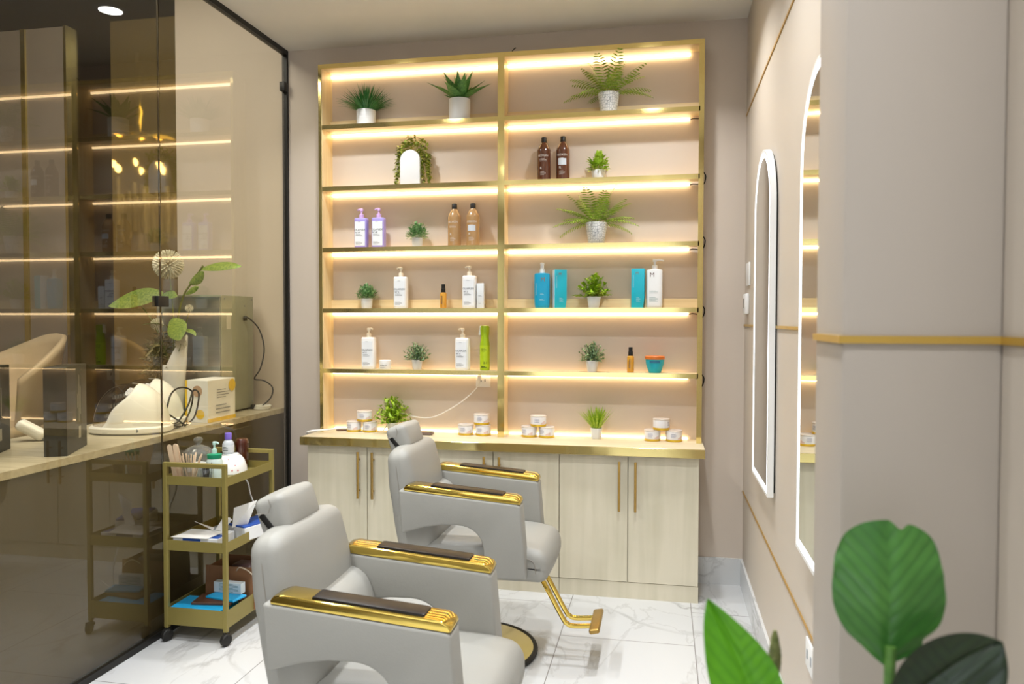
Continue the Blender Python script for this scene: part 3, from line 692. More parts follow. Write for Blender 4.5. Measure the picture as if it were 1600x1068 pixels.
B().lathe([(.0297, .018), (.0299, .02), (.0299, .145), (.0297, .147)], n=28).build('wrap_label', mat('lime_label', '#b0c81c', .45), r)
lt = B(); text_b(lt, '12.1', .019, (.004, -.0302, .045), .0302); lines_b(lt, (.0, -.0302, .13), .034, 4, .0015, .006, .0302); lines_b(lt, (.0, -.0302, .022), .036, 2, .003, .005, .0302); lt.build('lettering', mat('dark_green_print', '#34460f', .5), r, smooth=0)
r = thing('mask_jar', 'teal tapered jar with orange lid on the lowest shelf', 'jar', (-0.042, YP, S[4]))
B().lathe([(.030, 0), (.034, .003), (.040, .02), (.050, .05), (.052, .072), (.052, .078)], n=36).build('body', TEALC, r)
B().lathe([(.0545, .076), (.0555, .079), (.0555, .092), (.053, .095)], n=36).build('lid', mat('orange_plastic', '#d8752c', .4), r)
lt = B(); vs = []
for z in (.056, .069):
    for k in range(9): a = (-.03 + .06 * k / 8) / .0525; vs.append((math.sin(a) * .0532, -math.cos(a) * .0532, z))
lt.add(vs, [(k, k + 1, 10 + k, 9 + k) for k in range(8)]); lt.build('front_label', mat('dark_teal_label', '#2b6d86', .5), r)
# wax tins in threes on the worktop
TIN = mat('tin_label_white', '#e6e6ea', .4); TING = mat('tin_gold', '#dcb63c', .35, .5)
def tin_proto():
    r = thing('wax_tin', 'x', 'tin', (0, 0, 0)); q = .046
    B().lathe([(q - .002, 0), (q, .002), (q, .012), (q - .001, .014)], n=32).build('gold_base', TING, r)
    B().lathe([(q - .0008, .013), (q - .0004, .015), (q - .0004, .054), (q - .0008, .056)], n=32).build('wrap_label', TIN, r)
    B().lathe([(q - .001, .055), (q + .0008, .057), (q + .0008, .062), (q - .003, .064), (q - .006, .0625)], n=32).build('lid', mat('tin_lid', '#dcd6d2', .3, .2), r)
    lt = B(); lines_b(lt, (-.008, -q - .0002, .044), .036, 4, .0018, .006, q); lt.build('lettering', mat('lilac_grey_print', '#8d90a8', .5), r, smooth=0)
    vs = []
    for z in (.0155, .034):
        for k in range(5): a = (.012 + .028 * k / 4) / q; vs.append((math.sin(a) * (q + .0001), -math.cos(a) * (q + .0001), z - (.0 if z < .02 else .012 * (1 - k / 4))))
    pb = B(); pb.add(vs, [(k, k + 1, 6 + k, 5 + k) for k in range(4)]); pb.build('flower_print', mat('pink_print', '#d8c0bd', .5), r, smooth=0)
    return r
TP = None
stacks = (('nearest the glass partition', (-1.845, -1.742, -1.778)), ('beside the phone case', (-1.142, -1.035, -1.045)), ('just past the centre post', (-0.760, -0.656, -0.706)), ('at the worktop mirror end', (-0.053, 0.066, -0.004)))
for nm, xs in stacks:
    for k, x in enumerate(xs):
        lb = 'white tin, %s, of three %s' % (('lower one toward the glass', 'lower one toward the mirrors', 'topmost')[k], nm)
        z = zw + (.0642 if k == 2 else 0); rz = rnd(-.3, .3) + (1.2 if k == 2 and x > -.1 else 0)
        if TP is None:
            TP = tin_proto(); TP.location = (x, YP - .01, z); TP.rotation_euler = (0, 0, rz); TP['label'] = lb; TP['group'] = 'white and gold tins stacked in threes'
        else: copy_thing(TP, (x, YP - .01, z), lb, None, rz)
r = thing('phone_case', 'flat dark brown phone case lying on the worktop', 'case', (-1.415, 4.31, zw), .1)
B().b2(-.085, .085, -.045, .045, 0.002, .016, .007).build('shell', mat('brown_rubber', '#5d4a40', .5), r); B().b2(-.078, .08, -.040, .04, 0.0, .004, .001).build('edge_band', WPLAS, r)
tag(B().tube(smoothpath([(-2.13, 4.36, .30), (-2.085, 4.30, .60), (-2.085, 4.22, .80), (-2.055, 4.20, .838), (-1.98, 4.26, .84), (-1.93, 4.32, .842), (-1.88, 4.40, .829)]), .0055, 8).build('white_cable', WPLAS), 'thick white cable lying over the worktop end near the glass', 'cable')
r = thing('charger_plug', 'small dark charger lying behind the white cable on the worktop', 'charger', (-1.93, 4.38, zw), .2)
B().b2(-.035, .035, -.02, .02, 0, .012, .003).build('case', mat('brown_plastic', '#6b4a3f', .4), r)
B().b2(.035, .046, -.006, .006, .003, .008).build('plug_tip', GREYP, r)

# ------------------------------------------------------------------ salon chairs (facing the mirrors, +x)
AY = 0.2775     # outer half width across the arms; each arm is 9 cm thick
AT = 0.088
def salon_chair(x, y, lift, label):
    r = thing('salon_chair', label, 'chair', (x, y, 0), 0, 'grey salon chairs with gold armrests')
    L = lift
    # seat cushion with rounded nose
    def seat_shape(p, u):
        k = max(0, u.x); p.z -= .03 * k ** 4 * (1 if u.z > 0 else 0.0); 
        p.z += .014 * (1 - u.y ** 2) * max(0, u.z); return p
    s = B().cushion((.099, 0, .435 + L), (.565, .455, .15), .042, (.012, .0, .008), shape=seat_shape).build('seat', LEATHER, r, smooth=60)
    B().tube(smoothpath([(.10, -.2282, .468 + L), (.22, -.2282, .468 + L), (.305, -.2282, .464 + L), (.328, -.2282, .445 + L), (.334, -.2280, .405 + L)], 5), .0022, 6).build('seam', SEAM, s)
    # backrest in two pieces: lower lumbar pad and the upper shield
    def lum_shape(p, u): p.x += .03 * (1 - u.z ** 2) * max(0, u.x); return p
    B().cushion((-.215, 0, .575 + L), (.15, .455, .25), .05, (.02, .004, .0), (0, R(-10), 0), shape=lum_shape).build('lumbar_pad', LEATHER, r, smooth=60)
    def back_shape(p, u):
        t = max(0, u.z); p.x *= 1 - .18 * t
        p.y *= 1 - .035 * t
        p.z -= .022 * max(0, (abs(u.y) - .55) / .45) ** 2 * t
        return p
    bk = B().cushion((-.258, 0, .745 + L), (.115, .458, .325), .042, (.014, .0, .0), (0, R(-9), 0), shape=back_shape).build('backrest', LEATHER, r, smooth=60)
    rotb = Matrix.Translation((-.258, 0, .745 + L)) @ Matrix.Rotation(R(-9), 4, 'Y')
    for sg in (-1, 1): B().tube([rotb @ Vector(q) for q in smoothpath([(-.005, sg * .2295, -.15), (-.005, sg * .2295, 0), (-.005, sg * .2235, .085), (-.005, sg * .21, .115)])], .0016, 6).build('seam', SEAM, bk)
    # headrest with black strap
    hd = B().cushion((-.312, 0, .930 + L), (.094, .212, .110), .020, (.008, .005, .006), (0, R(-18), 0)).build('headrest', LEATHER, r, smooth=60)
    rot = Matrix.Rotation(R(-18), 4, 'Y')
    for yy in (-.1115, .1115):
        B().box(Vector((-.312, yy, .930 + L)) + rot @ Vector((-.012, 0, -.020)), (.018, .004, .072), (0, R(-42), 0), .0015).build('strap', BLACK, hd)
        B().tube([Vector((-.312, yy * 1.03, .930 + L)) + rot @ Vector(q) for q in ((-.040, 0, .018), (.0, 0, .012), (.012, 0, .03), (.012, 0, .05))], .0012, 5).build('seam', SEAM, hd)
    B().box((-.30, 0, .885 + L), (.02, .05, .06), None, .004).build('headrest_post', BLACK, r)
    # arms: side panels with the arched cut-out
    for sg in (-1, 1):
        def zt_(xx): return .742 - (xx + .25) * .078 + L
        prof = [(-.248, zt_(-.248)), (.262, zt_(.262)), (.276, zt_(.276) - .004), (.302, .392 + L), (.128, .388 + L), (.122, .50 + L)]
        for k in range(9):
            a = PI / 2 * k / 8; prof.append((.012 + .108 * math.cos(a), .51 + L + .094 * math.sin(a)))
        prof += [(-.06, .602 + L), (-.14, .588 + L), (-.236, .558 + L)]
        ya, yb = sorted((sg * AY, sg * (AY - AT)))
        arm = B().prism(prof, ya, yb, 'xz', .009, 3).build('armrest_panel', LEATHER, r)
        for yy in (ya + .004, yb - .004):
            B().tube([(.262, yy, zt_(.262) - .012), (.282, yy, .41 + L)], .0018, 5).build('seam', SEAM, arm)
        # gold cap with dark inlay, sloping with the arm
        mt = Matrix.Translation((.012, sg * (AY - AT / 2), zt_(.012))) @ Matrix.Rotation(math.atan(.078), 4, 'Y')
        cp = [(-.238, .0), (.262, .0), (.265, .008), (.258, .020), (.236, .029), (-.205, .029), (-.230, .023), (-.240, .010)]
        B().prism(cp, -.041, .041, 'xz', .005, 3).xf(mt).build('gold_armrest_cap', GOLD, r, smooth=40)
        B().prism([(-.125, .02), (.19, .02), (.189, .034), (.178, .0355), (-.113, .0355), (-.124, .034)], -.031, .031, 'xz', .0025, 2).xf(mt).build('dark_inlay', WALNUT, r)
    # under-frame, pedestal, base, footrest
    B().box((-.20, 0, .475 + L), (.075, .30, .15), (0, R(-20), 0), .02).build('back_bracket', LEATHER, r)
    B().box((-.02, 0, .345 + L), (.34, .26, .03), None, .006).cyl((-.15, -.13, .47 + L), (-.05, -.13, .37 + L), .010).cyl((-.15, .13, .47 + L), (-.05, .13, .37 + L), .010).build('under_frame', BLACK, r)
    B().lathe([(.05, .02), (.05, .20), (.046, .205), (.046, .34 + L)], n=28).build('pedestal', GOLD, r)
    bs = B().lathe([(.285, .006), (.288, .018), (.27, .024), (.10, .032), (.07, .05), (.05, .06)], n=64).build('base_plate', GOLDM, r)
    B().tube([(.292 * math.cos(2 * PI * k / 64), .292 * math.sin(2 * PI * k / 64), .012) for k in range(64)], .012, 8, True).build('rubber_rim', RUBBER, bs)
    B().tube(smoothpath([(.05, .1, .33 + L), (.12, .2, .335 + L), (.17, .26, .33 + L)]), .007, 8).box((.175, .27, .33 + L), (.018, .05, .04), None, .006).build('pump_lever', BLACK, r)
    ft = B()
    for yy in (-.045, .045): ft.tube(smoothpath([(.24, yy, .43 + L), (.318, yy, .345 + L), (.42, yy, .165 + L), (.445, yy, .135 + L), (.475, yy, .127 + L), (.556, yy, .134 + L)], 5), .011, 10)
    ft.build('footrest_tube', GOLD, r)
    B().box((.568, 0, .138 + L), (.046, .245, .022), (0, R(-12), 0), .009, 3).build('footrest_bar', BRASS, r)
    return r
salon_chair(-.80, 2.125, 0.0, 'grey salon chair nearest the camera, with gold armrests and square headrest')
salon_chair(-.845, 3.325, 0.04, 'grey salon chair in front of the oak cabinets, its gold footrest in view')

# ------------------------------------------------------------------ gold trolley and what lies on it
tx0, tx1, ty0, ty1 = -2.278, -1.955, 3.14, 3.585
TT = thing('serving_trolley', 'olive gold three tier trolley on black casters against the glass', 'trolley', (0, 0, 0))
pw = .020
for px in (tx0 + pw / 2, tx1 - pw / 2):
    for py in (ty0 + pw / 2, ty1 - pw / 2):
        B().b2(px - pw / 2, px + pw / 2, py - pw / 2, py + pw / 2, .062, .838, .0015, 1).build('post', OLIVE, TT)
        c = B().cyl((px, py, .064), (px, py, .05), .008)
        c.lathe([(.006, -.014), (.024, -.012), (.028, -.008), (.028, .008), (.024, .012), (.006, .014)], (px + .004, py - .008, .029), 24, ax=Matrix.Rotation(PI / 2, 3, 'X') if False else Matrix.Rotation(R(70), 3, 'Z') @ Matrix.Rotation(PI / 2, 3, 'X'))
        c.box((px + .002, py - .004, .047), (.03, .034, .014), (0, 0, R(20)), .004)
        c.build('caster', RUBBER, TT)
for py in (ty0 + pw / 2, ty1 - pw / 2):
    B().b2(tx0 + pw, tx1 - pw, py - pw / 2, py + pw / 2, .818, .838, .0015, 1).build('handle_rail', OLIVE, TT)
for z0, z1 in ((.735, .776), (.428, .476), (.078, .160)):
    b = B().b2(tx0 + .004, tx1 - .004, ty0 + .004, ty1 - .004, z0, z0 + .005)
    b.b2(tx0 + .002, tx1 - .002, ty0 + .002, ty0 + .006, z0, z1).b2(tx0 + .002, tx1 - .002, ty1 - .006, ty1 - .002, z0, z1).b2(tx0 + .002, tx0 + .006, ty0 + .002, ty1 - .002, z0, z1).b2(tx1 - .006, tx1 - .002, ty0 + .002, ty1 - .002, z0, z1)
    b.build('tray', OLIVE, TT, smooth=0)
zA, zB, zC = .7402, .4332, .0832
# glass canister with domed lid
r = thing('glass_canister', 'clear glass canister with domed knob lid on the trolley top', 'canister', (-2.208, 3.315, zA))
B().lathe([(.055, 0), (.058, .004), (.058, .11), (.057, .112), (.058, .11), (.058, .006), (.02, .005)], n=36).build('jar', CLEAR, r)
B().lathe([(.05, .006), (.055, .008), (.055, .06), (.03, .068)], n=24).build('cotton_filling', mat('cotton_white', '#d7d2c8', .9, bump=.4, bscale=40), r)
B().lathe([(.066, .112), (.068, .116), (.064, .128), (.048, .142), (.024, .151), (.012, .155), (.011, .16), (.02, .168), (.023, .178), (.018, .188), (.008, .192)], n=36).build('lid', CLEAR, r)
# jar of wooden waxing sticks
STK = wood('birch_stick', '#d6b896', '#e6cfb0', True, .6)
r = thing('stick_holder', 'clear cup holding wooden sticks at the front of the trolley top', 'cup', (-2.175, 3.205, zA))
B().lathe([(.034, 0), (.036, .003), (.038, .075), (.037, .076), (.035, .074), (.033, .006), (.01, .005)], n=28).build('cup', CLEAR, r)
SG = 'thin wooden sticks in the clear cup'; SW = 'wide wooden spatulas leaning on the trolley rail'
for k in range(14):
    a = 2 * PI * k / 14; q = .012 + .016 * ((k * 7) % 5) / 5; ln = .115 + .018 * ((k * 5) % 4) / 4
    b = B().prism([(-.0035, .003), (-.0015, 0), (.0015, 0), (.0035, .003), (.0035, ln), (-.0035, ln)], -.0009, .0009, 'xz')
    o = b.build('wooden_stick', STK, smooth=0); o.location = (-2.175 + math.cos(a) * q * .7, 3.205 + math.sin(a) * q * .7, zA + .006); o.rotation_euler = (-math.sin(a) * .18, math.cos(a) * .30 + .05, rnd(-.6, .6))
    tag(o, 'thin wooden stick standing in the clear cup on the trolley top', 'stick', SG)
for k in range(3):
    pr = [(.014 * math.cos(PI + PI * j / 10), .014 + .014 * math.sin(PI + PI * j / 10)) for j in range(11)] + [(.014 * math.cos(PI * j / 10), .162 + .014 * math.sin(PI * j / 10)) for j in range(11)]
    o = B().prism(pr, -.001, .001, 'xz').build('wooden_spatula', STK, smooth=0)
    o.location = (-2.234 + .011 * k, 3.180 + .009 * k, zA + .003); o.rotation_euler = (.02 * k, (-.24, -.13, -.19)[k], -.15)
    tag(o, ('wide wooden spatula frontmost of the three in the trolley corner', 'wide wooden spatula in the middle of three in the trolley corner', 'wide wooden spatula rearmost of the three in the trolley corner')[k], 'spatula', SW)
# bobby pins cup, green pump bottle
r = thing('pin_cup', 'clear cup packed with black hair pins beside the wooden sticks', 'cup', (-2.085, 3.195, zA))
B().lathe([(.030, 0), (.032, .003), (.034, .066), (.033, .067), (.031, .065), (.029, .006), (.01, .005)], n=28).build('cup', CLEAR, r)
pb = B()
for k in range(40):
    a = rnd(0, 6.28); q = rnd(0, .02); p = Vector((math.cos(a) * q, math.sin(a) * q, .006)); pb.tube([p, p + Vector((rnd(-.012, .012), rnd(-.012, .012), rnd(.06, .085)))], .0014, 4)
pb.build('hair_pins', BLACK, r)['kind'] = 'stuff'
r = thing('pump_bottle', 'clear pump bottle with green collar on the trolley top', 'bottle', (-2.100, 3.282, zA))
B().lathe([(.032, 0), (.036, .004), (.037, .085), (.030, .102), (.028, .104)], n=28).build('body', mat('frosted_plastic', '#cfe0da', .25, var=.02), r)
B().lathe([(.0335, .100), (.034, .104), (.034, .118), (.02, .122)], n=28).build('collar', mat('emerald_plastic', '#0e8a63', .3), r)
pump_b(.120, .010, .022, 1).build('pump', mat('mint_plastic', '#bfe0d6', .35), r)
# purple capped bottle standing on an upturned bowl
r = thing('white_bowl', 'white bowl with red flower print upside down on the trolley top', 'bowl', (-2.108, 3.435, zA))
FLW = mat('white_porcelain', '#f1f1ef', .2)
B().lathe([(.077, 0), (.079, .003), (.0765, .03), (.064, .065), (.048, .085), (.040, .088), (.039, .094), (.030, .0945)], n=44).build('bowl', FLW, r)
fl = B()
for k, (a, z) in enumerate(((-1.35, .028), (-1.1, .055), (-.95, .022), (-.75, .045), (-.6, .02), (-1.2, .075), (-.5, .06))):
    rr = .0775 if z < .035 else (.0715 if z < .05 else .062); c = Vector((math.cos(a) * rr, math.sin(a) * rr, z)); n_ = Vector((math.cos(a), math.sin(a), .35)).normalized()
    u = n_.cross(Vector((0, 0, 1))).normalized(); w = n_.cross(u); q = (.005, .0035)[k % 2]
    fl.add([c + n_ * .0025] + [c + n_ * .002 + (u * math.cos(2 * PI * j / 10) + w * math.sin(2 * PI * j / 10)) * q * (1 if j % 2 else .6) for j in range(10)], [(0, 1 + j, 1 + (j + 1) % 10) for j in range(10)])
fl.build('flower_print', mat('red_print', '#c2565a', .4), r, smooth=0)
r = thing('small_bottle', 'clear bottle with purple cap standing on the upturned white bowl', 'bottle', (-2.118, 3.43, zA + .0947))
B().lathe([(.024, 0), (.0275, .003), (.028, .05), (.022, .062), (.0135, .07), (.0135, .074)], n=28).build('body', mat('clear_gel', '#c3c8cc', .08, var=.02), r)
B().lathe([(.0166, .072), (.0168, .100), (.0155, .103)], n=24).build('cap', mat('purple_plastic', '#7a63c4', .4), r)
B().lathe([(.0282, .01), (.0284, .011), (.0284, .042), (.0282, .043)], n=28).build('wrap_label', mat('grey_label', '#dadde0', .5), r)
lt = B(); lines_b(lt, (0, -.0286, .034), .03, 3, .003, .008, .0285); lt.build('lettering', DARKP, r, smooth=0)
r = thing('brown_jar', 'small glossy dark brown jar behind the upturned white bowl', 'jar', (-2.116, 3.552, zA))
B().lathe([(.024, 0), (.028, .004), (.032, .10), (.034, .128), (.032, .145), (.026, .152), (.018, .150)], n=30).build('body', mat('brown_glaze', '#4a2113', .1, var=.2, coat=.5), r)
# middle tray
BLUE = mat('royal_blue_print', '#2150a8', .4); CARD = mat('white_card', '#eef0f1', .5); PAPER = mat('white_paper', '#f0eee8', .7)
def card_box(name, loc, d, rz, label, cat, m=CARD, extra=None):
    r = thing(name, label, cat, loc, rz); B().b2(-d[0] / 2, d[0] / 2, -d[1] / 2, d[1] / 2, 0, d[2], .001, 1).build('box', m, r)
    if extra: extra(r, d)
    return r
def e1(r, d):
    B().b2(-d[0] * .28, d[0] * .12, -d[1] / 2 - .0006, -d[1] / 2 + .001, .002, d[2] - .002).build('blue_panel', BLUE, r)
    B().b2(d[0] * .2, d[0] / 2 - .002, -d[1] / 2 + .01, -.0, d[2] - .001, d[2] + .0006).build('blue_corner', BLUE, r)
    lt = B(); text_b(lt, 'jax', .018, (0, 0, 0)); lt.xf(Matrix.Translation((d[0] * .35, -d[1] * .25, d[2] + .0009)) @ Matrix.Rotation(R(-90), 4, 'X')) if False else lt.bm.clear()
    lines_b(lt, (-.03, -d[1] / 2 - .0008, .03), .03, 1); lt.build('lettering', GREYP, r, smooth=0)
card_box('booklet_box', (-2.128, 3.235, zB), (.225, .15, .052), .03, 'flat white and blue box at the front of the middle trolley tray', 'box', CARD, e1)
def sheet(loc, pts, label, group, m=PAPER):
    b = B(); n = len(pts); v = [Vector(p) for p in pts]; nn = (v[1] - v[0]).cross(v[2] - v[0]).normalized() * .0006
    b.add([p + nn for p in v] + [p - nn for p in v], [tuple(range(n)), tuple(range(2 * n - 1, n - 1, -1))] + [(i, n + i, n + (i + 1) % n, (i + 1) % n) for i in range(n)])
    o = b.build('paper_sheet', m, smooth=0); o.location = loc; tag(o, label, 'paper', group)
PG = 'loose papers on the middle trolley tray'
sheet((-2.13, 3.225, zB + 0.0545), [(-.115, -.075, 0), (.07, -.072, .001), (.09, .05, .003), (-.075, .06, .002)], 'printed white leaflet lying on the flat blue box', PG)
sheet((-2.13, 3.29, zB + 0.0620), [(-.085, -.0, .03), (-.07, -.015, .035), (.02, -.01, -.004), (.0, .03, -.003)], 'curled white paper strip sticking up over the flat box', PG)
sheet((-2.04, 3.30, zB + 0.0580), [(-.065, -.01, .0), (-.02, -.02, 0), (.02, .0, .05), (-.005, .02, .055), (-.03, .0, .058), (-.045, .02, .02)], 'crumpled white paper in the middle of the tray', PG)
sheet((-2.01, 3.36, zB + 0.0610), [(-.03, -.03, 0), (.03, .01, .01), (.075, .02, .128), (-.03, -.012, .092)], 'white sheet standing up behind the trolley post', PG)
B_ = B().b2(-.055, .055, -.03, .03, 0, .05, .012); o = B_.build('plastic_pouch', mat('pale_pouch', '#b9c1c6', .25)); o.location = (-2.12, 3.37, zB); tag(o, 'pale plastic pouch behind the flat box', 'pouch')
def e2(r, d): B().b2(-d[0] / 2 + .01, d[0] / 2 - .004, -d[1] / 2 + .0, d[1] / 2 - .0, d[2] - .001, d[2] + .008, .002, 1).build('blue_lid', BLUE, r)
card_box('white_carton', (-1.99, 3.45, zB + .002), (.13, .235, .062), -.32, 'white carton with blue top at the back of the middle tray', 'box', CARD, e2)
# bottom tray
KRAFT = mat('kraft_paper', '#8a6242', .8, var=.06, bump=.1, bscale=20)
r = thing('paper_bag', 'open brown kraft paper bag in the bottom trolley tray', 'bag', (-2.085, 3.47, zC), 0)
bb = B(); w, d, h = .135, .085, .20
for sg in (-1, 1): bb.box((0, sg * d, h / 2), (2 * w, .003, h + (.012 if sg > 0 else 0)), (sg * .05, 0, 0)); bb.box((sg * w * .88, 0, h / 2), (.003, 2 * d, h), (0, -sg * .04, 0))
bb.box((0, 0, .004), (1.7 * w, 2 * d, .004)); bb.build('bag', KRAFT, r, smooth=0)
B().tube(smoothpath([(.03, -.08, .18), (.06, -.10, .205), (.10, -.095, .19), (.12, -.09, .17)]), .003, 6).build('handle', mat('twisted_paper', '#cdbda5', .8), r)
B().cushion((.03, .0, .17), (.12, .10, .06), .025).build('wrapped_contents', mat('dark_wrap', '#5a4648', .4), r, smooth=60)
CY = mat('cyan_print', '#20a3d9', .35)
def flat(name, loc, d, rz, label, cat, m, g=None):
    o = B().b2(-d[0] / 2, d[0] / 2, -d[1] / 2, d[1] / 2, 0, d[2], .002, 1).build(name, m); o.location = loc; o.rotation_euler = (0, 0, rz); tag(o, label, cat, g); return o
flat('cyan_packet', (-2.13, 3.235, zC), (.26, .16, .072), .02, 'bright cyan packet at the front of the bottom tray', 'packet', CY)
flat('dark_folder', (-2.09, 3.27, zC + .0722), (.19, .12, .012), .15, 'brown and black folder lying on the cyan packet', 'folder', mat('dark_brown_card', '#5a3a28', .5))
flat('cyan_pouch', (-2.05, 3.29, zC + .0844), (.17, .09, .01), -.2, 'second cyan pouch lying on the dark folder', 'packet', CY)
r = thing('leaflet_box', 'pale printed box lying on the cyan packets in front of the paper bag', 'box', (-2.06, 3.335, zC + .0946), -.05)
B().b2(-.075, .075, -.018, .018, 0, .05, .001, 1).build('box', mat('pale_blue_card', '#d3dee3', .5), r)
lt = B(); lines_b(lt, (.01, -.0184, .042), .11, 7, .0025, .006); lt.build('small_print', mat('teal_grey_print', '#7fa0a6', .5), r, smooth=0)
tag(B().tube(smoothpath([(-2.19, 3.60, .72), (-2.12, 3.605, .66), (-2.10, 3.61, .58), (-2.03, 3.61, .45), (-1.93, 3.60, .39), (-1.90, 3.60, .33), (-1.86, 3.61, .30), (-1.80, 3.62, .32), (-1.74, 3.64, .30), (-1.66, 3.68, .12), (-1.64, 3.70, .006), (-1.50, 3.78, .006)]), .0035, 8).build('white_lead', WPLAS), 'thin white lead drooping behind the gold trolley', 'lead')

# ------------------------------------------------------------------ beyond the glass: long counter and what stands on it
zK = .945; KX0 = -2.98
ct = thing('reception_counter', 'long pale topped counter with taupe front running behind the glass', 'counter')
B().b2(KX0, XL - .022, -1.0, YB - .001, zK - .03, zK).build('counter_top', wood('grey_oak_counter', '#a39a86', '#bfb6a2', False), ct, smooth=0)
B().b2(KX0 + .03, XL - .03, -1.0, YB - .001, 0, zK - .03).build('body', mat('taupe_counter_front', '#4d4535', .5, var=.02), ct, smooth=0)
# steel cabinet
STEEL = mat('brushed_steel', '#aeb6ba', .32, .85, .04, 4, stretch=(1, 1, 30)); OLST = mat('grey_enamel', '#a3a695', .4, .1)
r = thing('steel_steriliser', 'tall steel cased steriliser cabinet on the counter behind the glass', 'appliance', (-2.72, 4.165, zK))
B().b2(-.20, .205, -.15, .20, .012, .70, .004).build('case', OLST, r)
B().b2(-.185, .20, -.162, -.15, .02, .69, .003).build('door', STEEL, r)
B().b2(-.20, -.175, -.175, -.150, .02, .69, .003).build('door_rail', mat('pale_steel', '#d8dcdf', .3, .6), r)
for a, c in ((-.18, -.13), (.18, -.13), (-.18, .18), (.18, .18)): B().cyl((a, c, 0), (a, c, .012), .014).build('foot', RUBBER, r)
B().b2(.2045, .2062, -.10, -.055, .50, .585).build('rating_plate', mat('plate_grey', '#c9c9bb', .5), r)
sb = B()
for yy, zz in ((-.12, .68), (.18, .68), (.18, .05), (-.12, .05), (.1, .64)): sb.cyl((.2045, yy, zz), (.2075, yy, zz), .005, n=10)
sb.build('screw', GREYP, r)
tag(B().tube(smoothpath([(-2.512, 4.25, 1.51), (-2.49, 4.27, 1.51), (-2.455, 4.33, 1.44), (-2.44, 4.36, 1.32), (-2.46, 4.35, 1.20), (-2.49, 4.33, 1.135), (-2.45, 4.37, 1.12), (-2.41, 4.40, 1.08), (-2.41, 4.40, 1.03), (-2.43, 4.38, .99), (-2.47, 4.36, .955)]), .0045, 8).cyl((-2.513, 4.25, 1.51), (-2.495, 4.26, 1.51), .014).build('black_power_cord', BLACK), 'black power cord hanging from the side of the steel cabinet', 'cord')
cl = B()
for k in range(3): cl.tube([(-2.44 + .045 * math.cos(a) + .004 * k, 4.33 + .045 * math.sin(a), zK + .007 + .008 * k) for a in [2 * PI * j / 24 for j in range(24)]], .005, 6, True)
tag(cl.build('coiled_cable', WPLAS), 'white cable coiled on the counter end beside the steel cabinet', 'cable')
tag(B().b2(-2.545, -2.50, 4.325, 4.36, zK, zK + .028, .003).build('black_adapter', BLACK), 'small black adapter on the counter by the coiled white cable', 'adapter')
# helmet shaped appliances with clear visors
def helmet(x, y, rz, label):
    r = thing('helmet_dryer', label, 'appliance', (x, y, zK), rz, 'white helmet appliances with clear domes')
    # one dome: the rear of it a white shell cut along a slant, the front a clear visor
    RX, RY, RZ, zb = .185, .128, .232, .012; n = 20; m = 26
    def ring(i, grow):
        th = PI / 2 * min(i / n, .992); z = zb + (RZ + grow) * math.sin(th); c_ = math.cos(th) ** .82
        xc = -.135 + .185 * ((z - zb) / RZ) ** .75 + .010 * math.sin(3.2 * PI * (z - zb) / RZ)
        return z, (RX + grow) * c_, (RY + grow) * c_, math.acos(max(-1, min(1, xc / max(1e-6, RX * c_))))
    def dome(front, grow):
        b = B(); vs = []; fs = []
        for i in range(n + 1):
            z, rx, ry, am = ring(i, grow); a0, a1 = (am, 2 * PI - am) if front else (-am, am)
            for k in range(m + 1): a = a0 + (a1 - a0) * k / m; vs.append((rx * math.cos(a), ry * math.sin(a), z))
        for i in range(n):
            for k in range(m): q = i * (m + 1) + k; fs.append((q, q + 1, q + m + 2, q + m + 1))
        b.add(vs, fs); return b
    o = dome(False, 0.0).build('shell', WPLAS, r, smooth=60); md = o.modifiers.new('wall', 'SOLIDIFY'); md.thickness = .006; md.offset = -1
    dome(True, -.003).build('visor', VISOR, r, smooth=60)
    B().lathe([(.98, .004), (1.04, .010), (1.04, .030), (1.0, .036), (.9, .038)], n=48, sq=(RX, RY, 2.4)).build('base', WPLAS, r)
    lamp = B()
    for i in range(3):
        for k in range(6): lamp.box((-.09 + .02 * i, -.07 + .028 * k, .09 + .045 * i), (.012, .018, .02), None, .003)
    lamp.build('inner_lamps', mat('silver_lamp', '#9aa0a6', .15, .8), r)
    B().lathe([(.98, 0), (1.0, .002), (1.0, .006), (.98, .008)], n=48, sq=(RX, RY, 2.4)).build('base_rim', GREYP, r)
    B().cyl((.08, -.126, .022), (.08, -.100, .022), .009).build('vent_button', GREYP, r)
    lt = B(); text_b(lt, 'LED', .012, (-.13, -.1195, .02)); lt.bm.clear(); lines_b(lt, (-.06, -.1345, .014), .035, 1); lt.build('small_print', GREYP, r, smooth=0)
    return r
helmet(-2.575, 3.32, .22, 'white helmet appliance with clear dome nearer the glass joint')
helmet(-2.70, 3.61, .22, 'white helmet appliance half hidden behind the nearer one')
wires = B()
for k, pts in enumerate((
    [(-2.42, 3.36, 1.0), (-2.43, 3.42, 1.12), (-2.44, 3.52, 1.15), (-2.43, 3.60, 1.12), (-2.44, 3.60, 1.03), (-2.42, 3.50, .955)],
    [(-2.42, 3.36, 1.0), (-2.41, 3.44, .98), (-2.40, 3.52, 1.06), (-2.41, 3.58, 1.13), (-2.43, 3.66, 1.10), (-2.43, 3.62, .99), (-2.42, 3.52, .952)],
    [(-2.43, 3.34, 1.03), (-2.42, 3.42, .97), (-2.43, 3.50, .952), (-2.42, 3.40, .952)],
    [(-2.43, 3.36, 1.05), (-2.42, 3.46, .99), (-2.43, 3.54, .952)])): wires.tube(smoothpath(pts, 8), .0045, 8)
tag(wires.build('black_cable', BLACK), 'tangled black cable beside the white helmet appliances', 'cable')
